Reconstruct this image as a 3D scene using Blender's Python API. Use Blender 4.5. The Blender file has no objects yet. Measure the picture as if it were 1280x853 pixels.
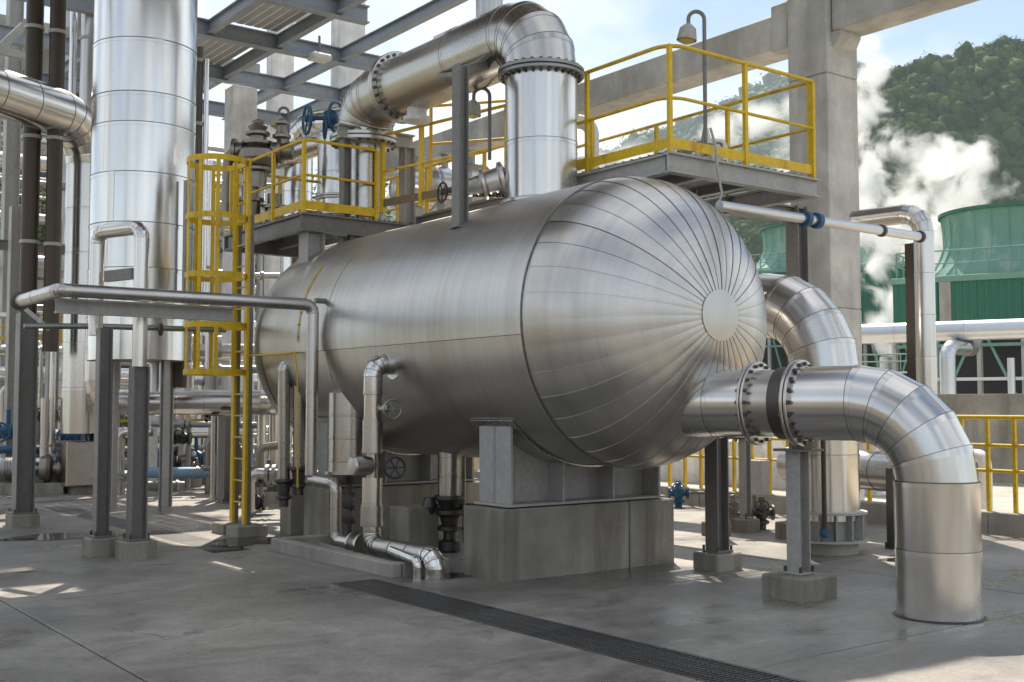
import bpy, bmesh, math, random
import numpy as np
from mathutils import Vector, Matrix
random.seed(7)
R = math.radians
sc = bpy.context.scene
col = sc.collection

# ------------------------------------------------------------------ camera
F, CH, PITCH, HX = 1422.0, 1.6, R(3.28), R(53.0)     # focal length for a 1280 px wide frame, camera height, tilt, heading from +X
f2 = Vector((math.cos(HX), math.sin(HX), 0))
rt = Vector((math.sin(HX), -math.cos(HX), 0))
fw = f2 * math.cos(PITCH) + Vector((0, 0, math.sin(PITCH)))
cu = rt.cross(fw)
CP = Vector((0, 0, CH))
cam_d = bpy.data.cameras.new("camera")
cam = bpy.data.objects.new("camera", cam_d)
col.objects.link(cam)
cam.matrix_world = Matrix(((rt.x, cu.x, -fw.x, 0), (rt.y, cu.y, -fw.y, 0), (rt.z, cu.z, -fw.z, CH), (0, 0, 0, 1)))
cam_d.sensor_fit = 'HORIZONTAL'
cam_d.sensor_width = 36
cam_d.lens = 36 * F / 1280
cam_d.clip_start = 0.05
cam_d.clip_end = 20000
sc.camera = cam

def ray(px, py): return fw + rt * ((px - 640) / F) - cu * ((py - 426.5) / F)
def gp(px, py, z=0.0):
    d = ray(px, py); return CP + d * ((z - CH) / d.z)
def aD(px, py, D): return CP + ray(px, py) * D
def aX(px, py, x):
    d = ray(px, py); return CP + d * (x / d.x)
def aY(px, py, y):
    d = ray(px, py); return CP + d * (y / d.y)

# ------------------------------------------------------------------ world, sun, exposure
SUN_EL, SUN_H = R(52), Vector((0.6, 0.8, 0)).normalized()
w = bpy.data.worlds.new("World")
sc.world = w
w.use_nodes = True
nt = w.node_tree
nt.nodes.clear()
N = nt.nodes.new
L = nt.links.new
wo = N('ShaderNodeOutputWorld'); bg = N('ShaderNodeBackground')
sky = N('ShaderNodeTexSky'); sky.sky_type = 'NISHITA'; sky.sun_disc = False
sky.sun_elevation = SUN_EL
sky.sun_rotation = math.atan2(SUN_H.x, SUN_H.y)
sky.altitude = 300; sky.air_density = 1.0; sky.dust_density = 0.4; sky.ozone_density = 1.0
bg.inputs['Strength'].default_value = 0.085
tc = N('ShaderNodeTexCoord'); mp = N('ShaderNodeMapping'); mp.inputs['Scale'].default_value = (1, 1, 2.0)
mp.inputs['Location'].default_value = (0.9, 0.35, 0.1)
cn = N('ShaderNodeTexNoise'); cn.inputs['Scale'].default_value = 2.6; cn.inputs['Detail'].default_value = 7; cn.inputs['Roughness'].default_value = 0.56
cr = N('ShaderNodeValToRGB'); cr.color_ramp.elements[0].position = 0.42; cr.color_ramp.elements[1].position = 0.62
mx = N('ShaderNodeMix'); mx.data_type = 'RGBA'
hsv = N('ShaderNodeHueSaturation'); hsv.inputs['Saturation'].default_value = 0.95
L(tc.outputs['Generated'], mp.inputs['Vector']); L(mp.outputs[0], cn.inputs['Vector']); L(cn.outputs['Fac'], cr.inputs['Fac'])
L(sky.outputs[0], hsv.inputs['Color'])
L(cr.outputs[0], mx.inputs['Factor']); L(hsv.outputs[0], mx.inputs[6]); mx.inputs[7].default_value = (8.2, 8.35, 8.6, 1)
L(mx.outputs[2], bg.inputs['Color']); L(bg.outputs[0], wo.inputs['Surface'])
sd = bpy.data.lights.new("sun", 'SUN'); sd.energy = 4.6; sd.angle = R(0.53); sd.color = (1, 0.91, 0.78)
sun = bpy.data.objects.new("sun", sd); col.objects.link(sun)
sdir = Vector((SUN_H.x * math.cos(SUN_EL), SUN_H.y * math.cos(SUN_EL), math.sin(SUN_EL)))
sun.rotation_euler = sdir.to_track_quat('Z', 'Y').to_euler()
sun.location = (0, 0, 60)
sc.view_settings.view_transform = 'Standard'
sc.view_settings.look = 'None'
sc.view_settings.gamma = 1
sc.view_settings.exposure = 0.85
sc.render.engine = 'CYCLES'
sc.cycles.use_denoising = True
sc.cycles.max_bounces = 8
sc.cycles.glossy_bounces = 5
sc.cycles.diffuse_bounces = 4
sc.cycles.volume_bounces = 6
sc.cycles.volume_step_rate = 0.6
sc.cycles.transparent_max_bounces = 12
sc.cycles.sample_clamp_indirect = 8

# ------------------------------------------------------------------ materials
MATS = {}
class NB:
    def __init__(s, name):
        s.m = bpy.data.materials.new(name); s.m.use_nodes = True
        s.t = s.m.node_tree; s.t.nodes.clear()
        s.o = s.n('ShaderNodeOutputMaterial'); s.b = s.n('ShaderNodeBsdfPrincipled')
        s.t.links.new(s.b.outputs[0], s.o.inputs[0])
        s.tc = s.n('ShaderNodeTexCoord')
    def n(s, k): return s.t.nodes.new(k)
    def l(s, a, b): s.t.links.new(a, b)
    def coord(s, scale=(1, 1, 1), kind='Object'):
        m = s.n('ShaderNodeMapping'); m.inputs['Scale'].default_value = scale
        s.l(s.tc.outputs[kind], m.inputs['Vector']); return m.outputs[0]
    def noise(s, sc_, det=5, ro=0.55, stretch=(1, 1, 1), dist=0.0):
        n = s.n('ShaderNodeTexNoise'); n.inputs['Scale'].default_value = sc_; n.inputs['Detail'].default_value = det
        n.inputs['Roughness'].default_value = ro; n.inputs['Distortion'].default_value = dist
        s.l(s.coord(stretch), n.inputs['Vector']); return n.outputs['Fac']
    def ramp(s, fac, stops):
        r = s.n('ShaderNodeValToRGB'); e = r.color_ramp.elements
        while len(e) < len(stops): e.new(0.5)
        for i, (p, c) in enumerate(stops):
            e[i].position = p; e[i].color = (c, c, c, 1) if isinstance(c, (int, float)) else (*c, 1)
        s.l(fac, r.inputs['Fac']); return r.outputs[0]
    def rng(s, fac, a, b, lo=0.3, hi=0.7):
        m = s.n('ShaderNodeMapRange'); m.inputs[1].default_value = lo; m.inputs[2].default_value = hi
        m.inputs[3].default_value = a; m.inputs[4].default_value = b
        s.l(fac, m.inputs[0]); return m.outputs[0]
    def mix(s, fac, a, b, mode='MIX'):
        m = s.n('ShaderNodeMix'); m.data_type = 'RGBA'; m.blend_type = mode
        for i, v in ((0, fac), (6, a), (7, b)):
            if isinstance(v, (int, float)): m.inputs[i].default_value = v if i == 0 else (v, v, v, 1)
            elif isinstance(v, tuple): m.inputs[i].default_value = (*v, 1)
            else: s.l(v, m.inputs[i])
        return m.outputs[2]
    def math(s, op, a, b):
        m = s.n('ShaderNodeMath'); m.operation = op
        for i, v in ((0, a), (1, b)):
            if isinstance(v, (int, float)): m.inputs[i].default_value = v
            else: s.l(v, m.inputs[i])
        return m.outputs[0]
    def rand(s):
        return s.n('ShaderNodeObjectInfo').outputs['Random']
    def bump(s, h, strength=0.2, dist=0.01):
        b = s.n('ShaderNodeBump'); b.inputs['Strength'].default_value = strength; b.inputs['Distance'].default_value = dist
        s.l(h, b.inputs['Height']); s.l(b.outputs[0], s.b.inputs['Normal'])
    def set(s, **k):
        for n_, v in k.items():
            i = s.b.inputs[n_.replace('_', ' ')]
            if isinstance(v, (int, float)): i.default_value = v
            elif isinstance(v, tuple): i.default_value = (*v, 1)
            else: s.l(v, i)
        return s.m

def metal(name, base, rough, warm=0.0, streak=(1, 1, 0.25), var=0.05, bump=0.05, rnd=0.12, dirt=None, brush=None):
    """sheet-metal jacket: brushed, a little dented, every sheet with a tone of its own"""
    b = NB(name)
    n1 = b.noise(1.6, 5, 0.55, streak); n2 = b.noise(60, 3, 0.6, streak); n3 = b.noise(0.9, 3, 0.5)
    rd = b.rand()
    c0 = tuple(base * k for k in (1 - var, (1 - var) * (1 - 0.01 - warm * 0.4), (1 - var) * (1 - 0.02 - warm)))
    c1 = tuple(base * k for k in (1 + var, (1 + var) * (1 - warm * 0.4), (1 + var) * (1 - warm * 0.9)))
    c = b.mix(b.rng(n1, 0, 1), c0, c1)
    c = b.mix(1.0, c, b.mix(rd, (1 - rnd,) * 3, (1, 1, 1)), 'MULTIPLY')
    if brush:
        bn = b.noise(1.0, 4, 0.7, brush)
        c = b.mix(0.5, c, b.ramp(bn, [(0.32, 0.80), (0.5, 1.0), (0.68, 1.12)]), 'MULTIPLY')
    if dirt:
        d = b.rng(b.noise(1.3, 7, 0.65, (1, 1, 0.25), 0.6), 0, dirt[1], 0.52, 0.8)
        c = b.mix(d, c, dirt[0])
    r_ = b.math('ADD', b.rng(n2, rough - 0.025, rough + 0.025), b.rng(n3, -0.03, 0.05))
    r_ = b.math('ADD', r_, b.math('MULTIPLY', rd, 0.05))
    b.bump(b.math('ADD', n3, b.math('MULTIPLY', n1, 0.25)) if brush else n3, bump, 0.03)
    MATS[name] = b.set(Base_Color=c, Metallic=1.0, Roughness=r_)

metal('cladding', 0.70, 0.19, warm=0.07)
metal('cladding_bright', 0.80, 0.17, warm=0.05)
metal('cladding_dull', 0.56, 0.25, warm=0.08, dirt=((0.26, 0.21, 0.16), 0.3))
metal('vessel_skin', 0.60, 0.32, warm=0.08, streak=(1, 0.3, 1), var=0.06, bump=0.16, rnd=0.09, dirt=((0.36, 0.30, 0.24), 0.5), brush=(0.5, 16, 0.5))
metal('stainless', 0.60, 0.28, warm=0.13, dirt=((0.30, 0.22, 0.14), 0.35))
metal('galvanised', 0.36, 0.45, warm=0.03, var=0.14, dirt=((0.16, 0.14, 0.12), 0.5))
metal('blue_silver', 0.66, 0.30, warm=-0.10)
metal('dark_iron', 0.14, 0.5, warm=0.1, dirt=((0.10, 0.06, 0.04), 0.5))
metal('grating_iron', 0.22, 0.5, warm=0.02, dirt=((0.12, 0.10, 0.09), 0.5))
metal('bronze_iron', 0.30, 0.36, warm=0.25, dirt=((0.14, 0.09, 0.05), 0.6))
metal('seam_shadow', 0.22, 0.45, warm=0.1)

def paint(name, c, rough=0.45, wear=(0.2, 0.16, 0.12), wa=0.35, spec=0.4, ns=3.0):
    b = NB(name)
    n1 = b.noise(ns, 7, 0.65, (1, 1, 0.4), 0.4); n2 = b.noise(18, 4, 0.6)
    base = b.mix(b.rng(n2, 0, 1), tuple(x * 0.86 for x in c), tuple(min(1, x * 1.1) for x in c))
    base = b.mix(b.rng(n1, 0, wa, 0.52, 0.72), base, wear)
    base = b.mix(1.0, base, b.mix(b.rand(), (0.86,) * 3, (1, 1, 1)), 'MULTIPLY')
    b.bump(n2, 0.08, 0.01)
    MATS[name] = b.set(Base_Color=base, Roughness=b.rng(n1, rough - 0.08, rough + 0.12), Specular_IOR_Level=spec)

paint('yellow', (0.74, 0.48, 0.012), 0.42, (0.30, 0.15, 0.03), 0.6, ns=5.0)
paint('steel_grey', (0.20, 0.19, 0.175), 0.42, (0.11, 0.095, 0.08), 0.5)
paint('steel_pale', (0.42, 0.41, 0.39), 0.45, (0.24, 0.22, 0.19), 0.35)
paint('steel_blue', (0.30, 0.33, 0.37), 0.4, (0.2, 0.2, 0.19), 0.3)
paint('brown_steel', (0.060, 0.042, 0.026), 0.36, (0.10, 0.07, 0.04), 0.4)
paint('blue_paint', (0.03, 0.10, 0.20), 0.4, (0.02, 0.05, 0.10), 0.4)
paint('pale_blue', (0.22, 0.36, 0.56), 0.4, (0.45, 0.48, 0.5), 0.4)
paint('white_paint', (0.72, 0.72, 0.70), 0.45, (0.42, 0.38, 0.32), 0.3)
paint('black_iron', (0.03, 0.03, 0.035), 0.4, (0.08, 0.05, 0.03), 0.3)
paint('green_sheet', (0.028, 0.155, 0.10), 0.5, (0.12, 0.23, 0.17), 0.4, ns=0.6)
paint('green_stack', (0.16, 0.32, 0.25), 0.5, (0.42, 0.50, 0.45), 0.75, ns=0.9)
paint('rust_toe', (0.22, 0.16, 0.09), 0.6, (0.30, 0.22, 0.06), 0.5)
paint('lamp_shade', (0.42, 0.40, 0.34), 0.4, (0.25, 0.2, 0.14), 0.4)
paint('lamp_glass', (0.62, 0.45, 0.12), 0.2, (0.5, 0.36, 0.1), 0.3)

def concrete(name, c, stain, sa=0.55, rough=0.85, sc_=1.0, streaks=True, bump=0.25):
    b = NB(name)
    n1 = b.noise(0.9 * sc_, 8, 0.62); n2 = b.noise(30 * sc_, 5, 0.65); n3 = b.noise(2.2 * sc_, 7, 0.62, (1, 1, 0.14 if streaks else 1), 0.5)
    n4 = b.noise(95 * sc_, 2, 0.5)
    base = b.mix(b.rng(n1, 0, 1), tuple(x * 0.56 for x in c), tuple(x * 1.22 for x in c))
    base = b.mix(b.rng(n3, 0, sa, 0.46, 0.66), base, stain)
    base = b.mix(0.35, base, b.ramp(n2, [(0.3, 0.75), (0.7, 1.1)]), 'MULTIPLY')
    base = b.mix(b.rng(n4, 0, 0.35, 0.66, 0.74), base, tuple(x * 0.4 for x in c))
    base = b.mix(1.0, base, b.mix(b.rand(), (0.9,) * 3, (1, 1, 1)), 'MULTIPLY')
    b.bump(b.math('ADD', n2, b.math('MULTIPLY', n4, 0.5)), bump, 0.012)
    MATS[name] = b.set(Base_Color=base, Roughness=rough, Specular_IOR_Level=0.3)

concrete('concrete', (0.37, 0.345, 0.295), (0.16, 0.14, 0.11), 0.75)
concrete('concrete_pale', (0.42, 0.40, 0.36), (0.24, 0.21, 0.17), 0.5)
concrete('concrete_grey', (0.60, 0.585, 0.55), (0.30, 0.28, 0.24), 0.5)
concrete('concrete_white', (0.80, 0.79, 0.77), (0.36, 0.34, 0.31), 0.4)
concrete('concrete_bounce', (0.56, 0.51, 0.43), (0.34, 0.30, 0.25), 0.4)  # pale apron concrete, lightened to bounce sun onto soffits and metal
concrete('wall_render', (0.36, 0.34, 0.29), (0.15, 0.135, 0.11), 0.75, sc_=0.8)

b = NB('floor')                                                   # trowelled slab: mottled, cracked, damp in places
n1 = b.noise(0.42, 8, 0.62, (1, 1, 1), 0.5); n2 = b.noise(2.6, 8, 0.66); n3 = b.noise(40, 4, 0.6); n4 = b.noise(0.75, 5, 0.55, (0.55, 1.3, 1), 0.7)
cl = b.mix(b.rng(n1, 0, 1, 0.34, 0.66), (0.165, 0.152, 0.134), (0.35, 0.322, 0.282))
cl = b.mix(0.75, cl, b.ramp(n2, [(0.30, 0.60), (0.5, 0.98), (0.70, 1.22)]), 'MULTIPLY')
cl = b.mix(0.7, cl, b.ramp(n3, [(0.3, 0.70), (0.7, 1.14)]), 'MULTIPLY')
n8 = b.noise(11, 6, 0.72)
cl = b.mix(0.7, cl, b.ramp(n8, [(0.32, 0.72), (0.5, 1.0), (0.66, 1.12)]), 'MULTIPLY')
wet = b.rng(n4, 0, 1, 0.50, 0.62)
cl = b.mix(b.math('MULTIPLY', wet, 0.55), cl, (0.105, 0.096, 0.088))
vo = b.n('ShaderNodeTexVoronoi'); vo.feature = 'DISTANCE_TO_EDGE'; vo.inputs['Scale'].default_value = 0.33
ad = b.n('ShaderNodeVectorMath'); ad.operation = 'ADD'
nz = b.n('ShaderNodeTexNoise'); nz.inputs['Scale'].default_value = 1.3; nz.inputs['Detail'].default_value = 6
b.l(b.coord(), nz.inputs['Vector']); b.l(b.coord(), ad.inputs[0]); b.l(nz.outputs['Color'], ad.inputs[1]); b.l(ad.outputs[0], vo.inputs['Vector'])
crack = b.rng(vo.outputs['Distance'], 1, 0, 0.0, 0.006)
n6 = b.noise(5.5, 4, 0.6, (1, 1, 1), 0.8); n7 = b.noise(1.7, 6, 0.7, (0.25, 1.6, 1), 0.3)
cl = b.mix(b.rng(n6, 0, 0.5, 0.66, 0.74), cl, (0.07, 0.065, 0.06))
cl = b.mix(b.rng(n7, 0, 0.35, 0.60, 0.72), cl, (0.42, 0.40, 0.365))
crack = b.math('MULTIPLY', crack, b.rng(n1, 0, 1, 0.46, 0.6))
cl = b.mix(b.math('MULTIPLY', crack, 0.55), cl, (0.06, 0.055, 0.05))
ro = b.math('SUBTRACT', b.rng(n2, 0.42, 0.64), b.math('MULTIPLY', wet, 0.30))
b.bump(b.math('SUBTRACT', b.math('ADD', b.math('MULTIPLY', n3, 0.3), n2), b.math('MULTIPLY', crack, 0.6)), 0.10, 0.012)
MATS['floor'] = b.set(Base_Color=cl, Roughness=ro, Specular_IOR_Level=0.45)

b = NB('dark_glass')
MATS['dark_glass'] = b.set(Base_Color=(0.03, 0.04, 0.045), Roughness=0.15)
b = NB('puddle')
MATS['puddle'] = b.set(Base_Color=(0.03, 0.03, 0.028), Roughness=0.06, Specular_IOR_Level=0.5)

b = NB('earth')
n1 = b.noise(0.02, 8, 0.6); n2 = b.noise(0.5, 6, 0.6)
cl = b.mix(b.rng(n1, 0, 1), (0.10, 0.13, 0.05), (0.19, 0.18, 0.12))
MATS['earth'] = b.set(Base_Color=b.mix(0.5, cl, b.ramp(n2, [(0.3, 0.6), (0.7, 1.1)]), 'MULTIPLY'), Roughness=0.95)

def leafy(name, a, c):
    b = NB(name)
    n1 = b.noise(0.09, 3, 0.5); n2 = b.noise(0.9, 3, 0.6)
    g = b.n('ShaderNodeNewGeometry')
    cc = b.mix(b.rng(n1, 0, 1, 0.35, 0.65), a, c)
    cc = b.mix(0.7, cc, b.mix(g.outputs['Random Per Island'], (0.55, 0.6, 0.5), (1.25, 1.2, 1.1)), 'MULTIPLY')
    n9 = b.noise(0.022, 3, 0.55); cc = b.mix(0.6, cc, b.ramp(n9, [(0.35, 0.62), (0.65, 1.25)]), 'MULTIPLY')
    cc = b.mix(0.5, cc, b.ramp(n2, [(0.3, 0.65), (0.7, 1.15)]), 'MULTIPLY')
    MATS[name] = b.set(Base_Color=cc, Roughness=0.8, Specular_IOR_Level=0.06)
leafy('leaves', (0.035, 0.075, 0.015), (0.11, 0.14, 0.03))
leafy('leaves_far', (0.013, 0.050, 0.009), (0.088, 0.145, 0.026))
b = NB('forest_floor'); MATS['forest_floor'] = b.set(Base_Color=(0.022, 0.035, 0.012), Roughness=0.9)
b = NB('bark'); MATS['bark'] = b.set(Base_Color=b.ramp(b.noise(6, 6, 0.6, (1, 1, 0.2)), [(0.3, (0.05, 0.04, 0.03)), (0.7, (0.16, 0.13, 0.10))]), Roughness=0.9)

# ------------------------------------------------------------------ mesh helpers
class MB:
    def __init__(s): s.v = []; s.f = []
    def add(s, vs, fs):
        o = len(s.v); s.v += [tuple(p) for p in vs]; s.f += [tuple(i + o for i in f) for f in fs]; return s
    def box(s, c, size, bev=0.0, ax=None):
        """axis box at centre c; ax = (ex, ey) turns it about z"""
        hx, hy, hz = (x / 2 for x in size); c = Vector(c)
        ex, ey = ax if ax else (Vector((1, 0, 0)), Vector((0, 1, 0)))
        ez = Vector((0, 0, 1))
        P = lambda x, y, z: c + ex * x + ey * y + ez * z
        if bev <= 0:
            vs = [P(x * hx, y * hy, z * hz) for x in (-1, 1) for y in (-1, 1) for z in (-1, 1)]
            return s.add(vs, [(0, 1, 3, 2), (4, 6, 7, 5), (0, 4, 5, 1), (2, 3, 7, 6), (0, 2, 6, 4), (1, 5, 7, 3)])
        bv = min(bev, hx * .9, hy * .9, hz * .9)
        vs, ix = [], {}
        for x in (-1, 1):
            for y in (-1, 1):
                for z in (-1, 1):
                    for k in range(3):
                        q = [x * (hx - bv), y * (hy - bv), z * (hz - bv)]
                        q[k] = (x * hx, y * hy, z * hz)[k]
                        ix[(x, y, z, k)] = len(vs); vs.append(P(*q))
        fs = []
        for k in range(3):
            a, b_ = [i for i in range(3) if i != k]
            for sg in (-1, 1):
                q = []
                for (u, v_) in ((-1, -1), (1, -1), (1, 1), (-1, 1)):
                    t = [0, 0, 0]; t[k] = sg; t[a] = u; t[b_] = v_
                    q.append(ix[(*t, k)])
                flip = (sg > 0) == (k == 1)
                fs.append(tuple(q[::-1] if flip else q))
            for u in (-1, 1):
                for v_ in (-1, 1):
                    t0 = [0, 0, 0]; t1 = [0, 0, 0]; t0[k] = -1; t1[k] = 1
                    t0[a] = t1[a] = u; t0[b_] = t1[b_] = v_
                    fs.append((ix[(*t0, a)], ix[(*t1, a)], ix[(*t1, b_)], ix[(*t0, b_)]))
        for x in (-1, 1):
            for y in (-1, 1):
                for z in (-1, 1): fs.append(tuple(ix[(x, y, z, k)] for k in range(3)))
        return s.add(vs, fs)
    def bar(s, p0, p1, wd, ht, up=(0, 0, 1)):
        p0, p1 = Vector(p0), Vector(p1); d = (p1 - p0).normalized(); upv = Vector(up)
        if abs(d.dot(upv)) > 0.98: upv = Vector((1, 0, 0))
        sx = d.cross(upv).normalized(); sz = sx.cross(d)
        vs = [p + sx * (a * wd / 2) + sz * (b_ * ht / 2) for p in (p0, p1) for a, b_ in ((-1, -1), (1, -1), (1, 1), (-1, 1))]
        return s.add(vs, [(0, 3, 2, 1), (4, 5, 6, 7), (0, 1, 5, 4), (1, 2, 6, 5), (2, 3, 7, 6), (3, 0, 4, 7)])
    def ibeam(s, p0, p1, ht, wd, tf=0.02, tw=0.014, up=(0, 0, 1)):
        p0, p1 = Vector(p0), Vector(p1); d = (p1 - p0).normalized(); upv = Vector(up)
        if abs(d.dot(upv)) > 0.98: upv = Vector((1, 0, 0))
        sx = d.cross(upv).normalized(); sz = sx.cross(d)
        h, w_, t = ht / 2, wd / 2, tw / 2
        prof = [(-w_, -h), (w_, -h), (w_, -h + tf), (t, -h + tf), (t, h - tf), (w_, h - tf), (w_, h), (-w_, h), (-w_, h - tf), (-t, h - tf), (-t, -h + tf), (-w_, -h + tf)]
        n = len(prof)
        vs = [p + sx * a + sz * b_ for p in (p0, p1) for a, b_ in prof]
        fs = [(i, (i + 1) % n, n + (i + 1) % n, n + i) for i in range(n)]
        for o in (0, n):
            for q in ((0, 1, 2, 11), (3, 4, 9, 10), (5, 6, 7, 8), (2, 3, 10, 11), (4, 5, 8, 9)):
                qq = tuple(o + i for i in q); fs.append(qq[::-1] if o == 0 else qq)
        return s.add(vs, fs)
    def rings(s, rings, n, cap0=True, cap1=True):
        """rings: (centre, axis, radius)"""
        vs, fs = [], []
        ref = None
        for (c, a, r_) in rings:
            a = Vector(a).normalized()
            if ref is None:
                ref = Vector((0, 0, 1)) if abs(a.z) < 0.9 else Vector((1, 0, 0))
            x = ref - a * ref.dot(a)
            if x.length < 1e-4: x = a.orthogonal()
            x.normalize(); ref = x; y = a.cross(x)
            vs += [Vector(c) + x * (r_ * math.cos(2 * math.pi * i / n)) + y * (r_ * math.sin(2 * math.pi * i / n)) for i in range(n)]
        for k in range(len(rings) - 1):
            for i in range(n):
                j = (i + 1) % n
                fs.append((k * n + i, k * n + j, (k + 1) * n + j, (k + 1) * n + i))
        if cap0: fs.append(tuple(range(n))[::-1])
        if cap1: fs.append(tuple((len(rings) - 1) * n + i for i in range(n)))
        return s.add(vs, fs)
    def cyl(s, p0, p1, r0, r1=None, n=16, caps=True):
        p0, p1 = Vector(p0), Vector(p1); a = p1 - p0
        return s.rings([(p0, a, r0), (p1, a, r0 if r1 is None else r1)], n, caps, caps)
    def tube(s, pts, r_, n=10):
        pts = [Vector(p) for p in pts]; rg = []
        for i, p in enumerate(pts):
            a = (pts[min(i + 1, len(pts) - 1)] - pts[max(i - 1, 0)])
            rg.append((p, a, r_))
        return s.rings(rg, n)
    def lathe(s, c, ax, prof, n=24):
        """prof: (distance along ax, radius)"""
        c, ax = Vector(c), Vector(ax).normalized()
        return s.rings([(c + ax * t, ax, r_) for t, r_ in prof], n)
    def torus(s, c, ax, r_, t, n=28, m=8):
        c, ax = Vector(c), Vector(ax).normalized(); x = ax.orthogonal().normalized(); y = ax.cross(x)
        vs, fs = [], []
        for i in range(n):
            a = 2 * math.pi * i / n; d = x * math.cos(a) + y * math.sin(a)
            for k in range(m):
                b_ = 2 * math.pi * k / m
                vs.append(c + d * (r_ + t * math.cos(b_)) + ax * (t * math.sin(b_)))
        for i in range(n):
            for k in range(m):
                fs.append((i * m + k, ((i + 1) % n) * m + k, ((i + 1) % n) * m + (k + 1) % m, i * m + (k + 1) % m))
        return s.add(vs, fs)
    def build(s, name, mat, parent=None, ang=35, **props):
        me = bpy.data.meshes.new(name)
        off = Vector((0, 0, 0))
        if parent is not None: off = wloc(parent)
        elif 'at' in props: off = Vector(props.pop('at'))
        me.from_pydata([(p[0] - off.x, p[1] - off.y, p[2] - off.z) for p in s.v], [], s.f)
        me.materials.append(MATS[mat])
        me.polygons.foreach_set('use_smooth', [True] * len(me.polygons))
        me.set_sharp_from_angle(angle=R(ang))
        o = bpy.data.objects.new(name, me); col.objects.link(o)
        if parent is not None: o.parent = parent
        else: o.location = off
        for k, v in props.items(): o[k] = v
        return o

def wloc(o):
    p = Vector((0, 0, 0))
    while o is not None: p += o.location; o = o.parent
    return p
def thing(name, label, cat, loc=(0, 0, 0), group=None):
    o = bpy.data.objects.new(name, None); col.objects.link(o); o.location = loc; o.empty_display_size = 0.2
    o['label'] = label; o['category'] = cat
    if group: o['group'] = group
    return o
def tag(o, label, cat, group=None):
    o['label'] = label; o['category'] = cat
    if group: o['group'] = group
    return o
def struct(o): o['kind'] = 'structure'; return o

def centreline(pts, bend, narc):
    """straight and arc chunks of a pipe run: list of ('s', p, q) and ('a', [points], [tangents])"""
    pts = [Vector(p) for p in pts]; out = []; cur = pts[0]
    for i in range(1, len(pts) - 1):
        d0 = (pts[i] - pts[i - 1]).normalized(); d1 = (pts[i + 1] - pts[i]).normalized()
        th = d0.angle(d1); t = bend * math.tan(th / 2)
        a, e = pts[i] - d0 * t, pts[i] + d1 * t
        if (a - cur).length > 1e-3: out.append(('s', cur, a))
        nrm = (d1 - d0 * d0.dot(d1)).normalized(); c = a + nrm * bend
        P_, T_ = [], []
        for k in range(narc + 1):
            f = th * k / narc
            P_.append(c - nrm * (bend * math.cos(f)) + d0 * (bend * math.sin(f)))
            T_.append(d0 * math.cos(f) + nrm * math.sin(f))
        out.append(('a', P_, T_)); cur = e
    if (pts[-1] - cur).length > 1e-3: out.append(('s', cur, pts[-1]))
    return out

def clad_pipe(root, pts, r_, bend, seg=1.0, narc=5, mat='cladding', n=36, lip=None, name='cladding_segment', lap=0.035):
    """a lagged pipe: every jacket sheet is a part, each lapping over the next with a raised bead"""
    lip = lip if lip is not None else max(0.003, r_ * 0.011)
    for ch in centreline(pts, bend, narc):
        if ch[0] == 's':
            p, q = ch[1], ch[2]; ln = (q - p).length; k = max(1, round(ln / seg)); d = (q - p) / ln
            cuts = [(p + d * (ln * i / k), d, p + d * (ln * (i + 1) / k), d) for i in range(k)]
        else:
            cuts = [(ch[1][i], ch[2][i], ch[1][i + 1], ch[2][i + 1]) for i in range(len(ch[1]) - 1)]
        for (a, ta, e, te) in cuts:
            m = MB(); ln = (e - a).length; lp = min(lap, ln * 0.3)
            f = lp / ln
            mid = a.lerp(e, 1 - f); tm = ta.lerp(te, 1 - f)
            rr = r_ * random.uniform(0.997, 1.0)
            m.rings([(a, ta, rr - 0.001), (mid, tm, rr), (mid, tm, rr + lip), (e + te * 0.004, te, rr + lip * 0.8)], n, True, True)
            seam = ta.orthogonal().normalized()
            m.build(name, mat, root, 25)
            if r_ > 0.09:
                m = MB(); m.lathe(e + te * 0.002, te, [(0, rr - .01), (0, rr + lip + 0.0012), (max(0.004, r_ * .016), rr + lip + 0.0012), (max(0.004, r_ * .016), rr - .01)], n); m.build('seam_bead', 'seam_shadow', root, 30)
def plain_pipe(root, pts, r_, bend, mat, name='pipe_run', n=14, narc=6):
    """an unlagged pipe as one swept mesh"""
    P_ = []
    for ch in centreline(pts, bend, narc):
        P_ += [ch[1], ch[2]] if ch[0] == 's' else ch[1][1:-1] if P_ else ch[1]
    q = [P_[0]]
    for p in P_[1:]:
        if (p - q[-1]).length > 1e-3: q.append(p)
    m = MB(); m.tube(q, r_, n)
    return m.build(name, mat, root, 40) if root is not None else m
def flange(root, c, ax, ri, ro, th, nb, mat='stainless', bmat='dark_iron', both=True, n=40):
    c, ax = Vector(c), Vector(ax).normalized()
    for sg in ((-1, 1) if both else (1,)):
        m = MB(); o = c + ax * (sg * (th / 2 + 0.004)) if both else c
        m.lathe(o - ax * th / 2, ax, [(0, ri), (0, ro - 0.006), (0.006, ro), (th - 0.006, ro), (th, ro - 0.006), (th, ri)], n)
        m.build('flange', mat, root, 30)
    if nb:
        m = MB(); x = ax.orthogonal().normalized(); y = ax.cross(x); rb = (ri + ro) / 2 + 0.003; br = (ro - ri) * 0.22
        tt = th + 0.012 if both else th / 2 + 0.008
        for i in range(nb):
            a = 2 * math.pi * (i + .5) / nb; p = c + x * (rb * math.cos(a)) + y * (rb * math.sin(a))
            m.cyl(p - ax * (tt + 0.012), p + ax * (tt + 0.012), br, n=6)
        m.build('bolt_ring', bmat, root, 30, kind='stuff')
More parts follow.
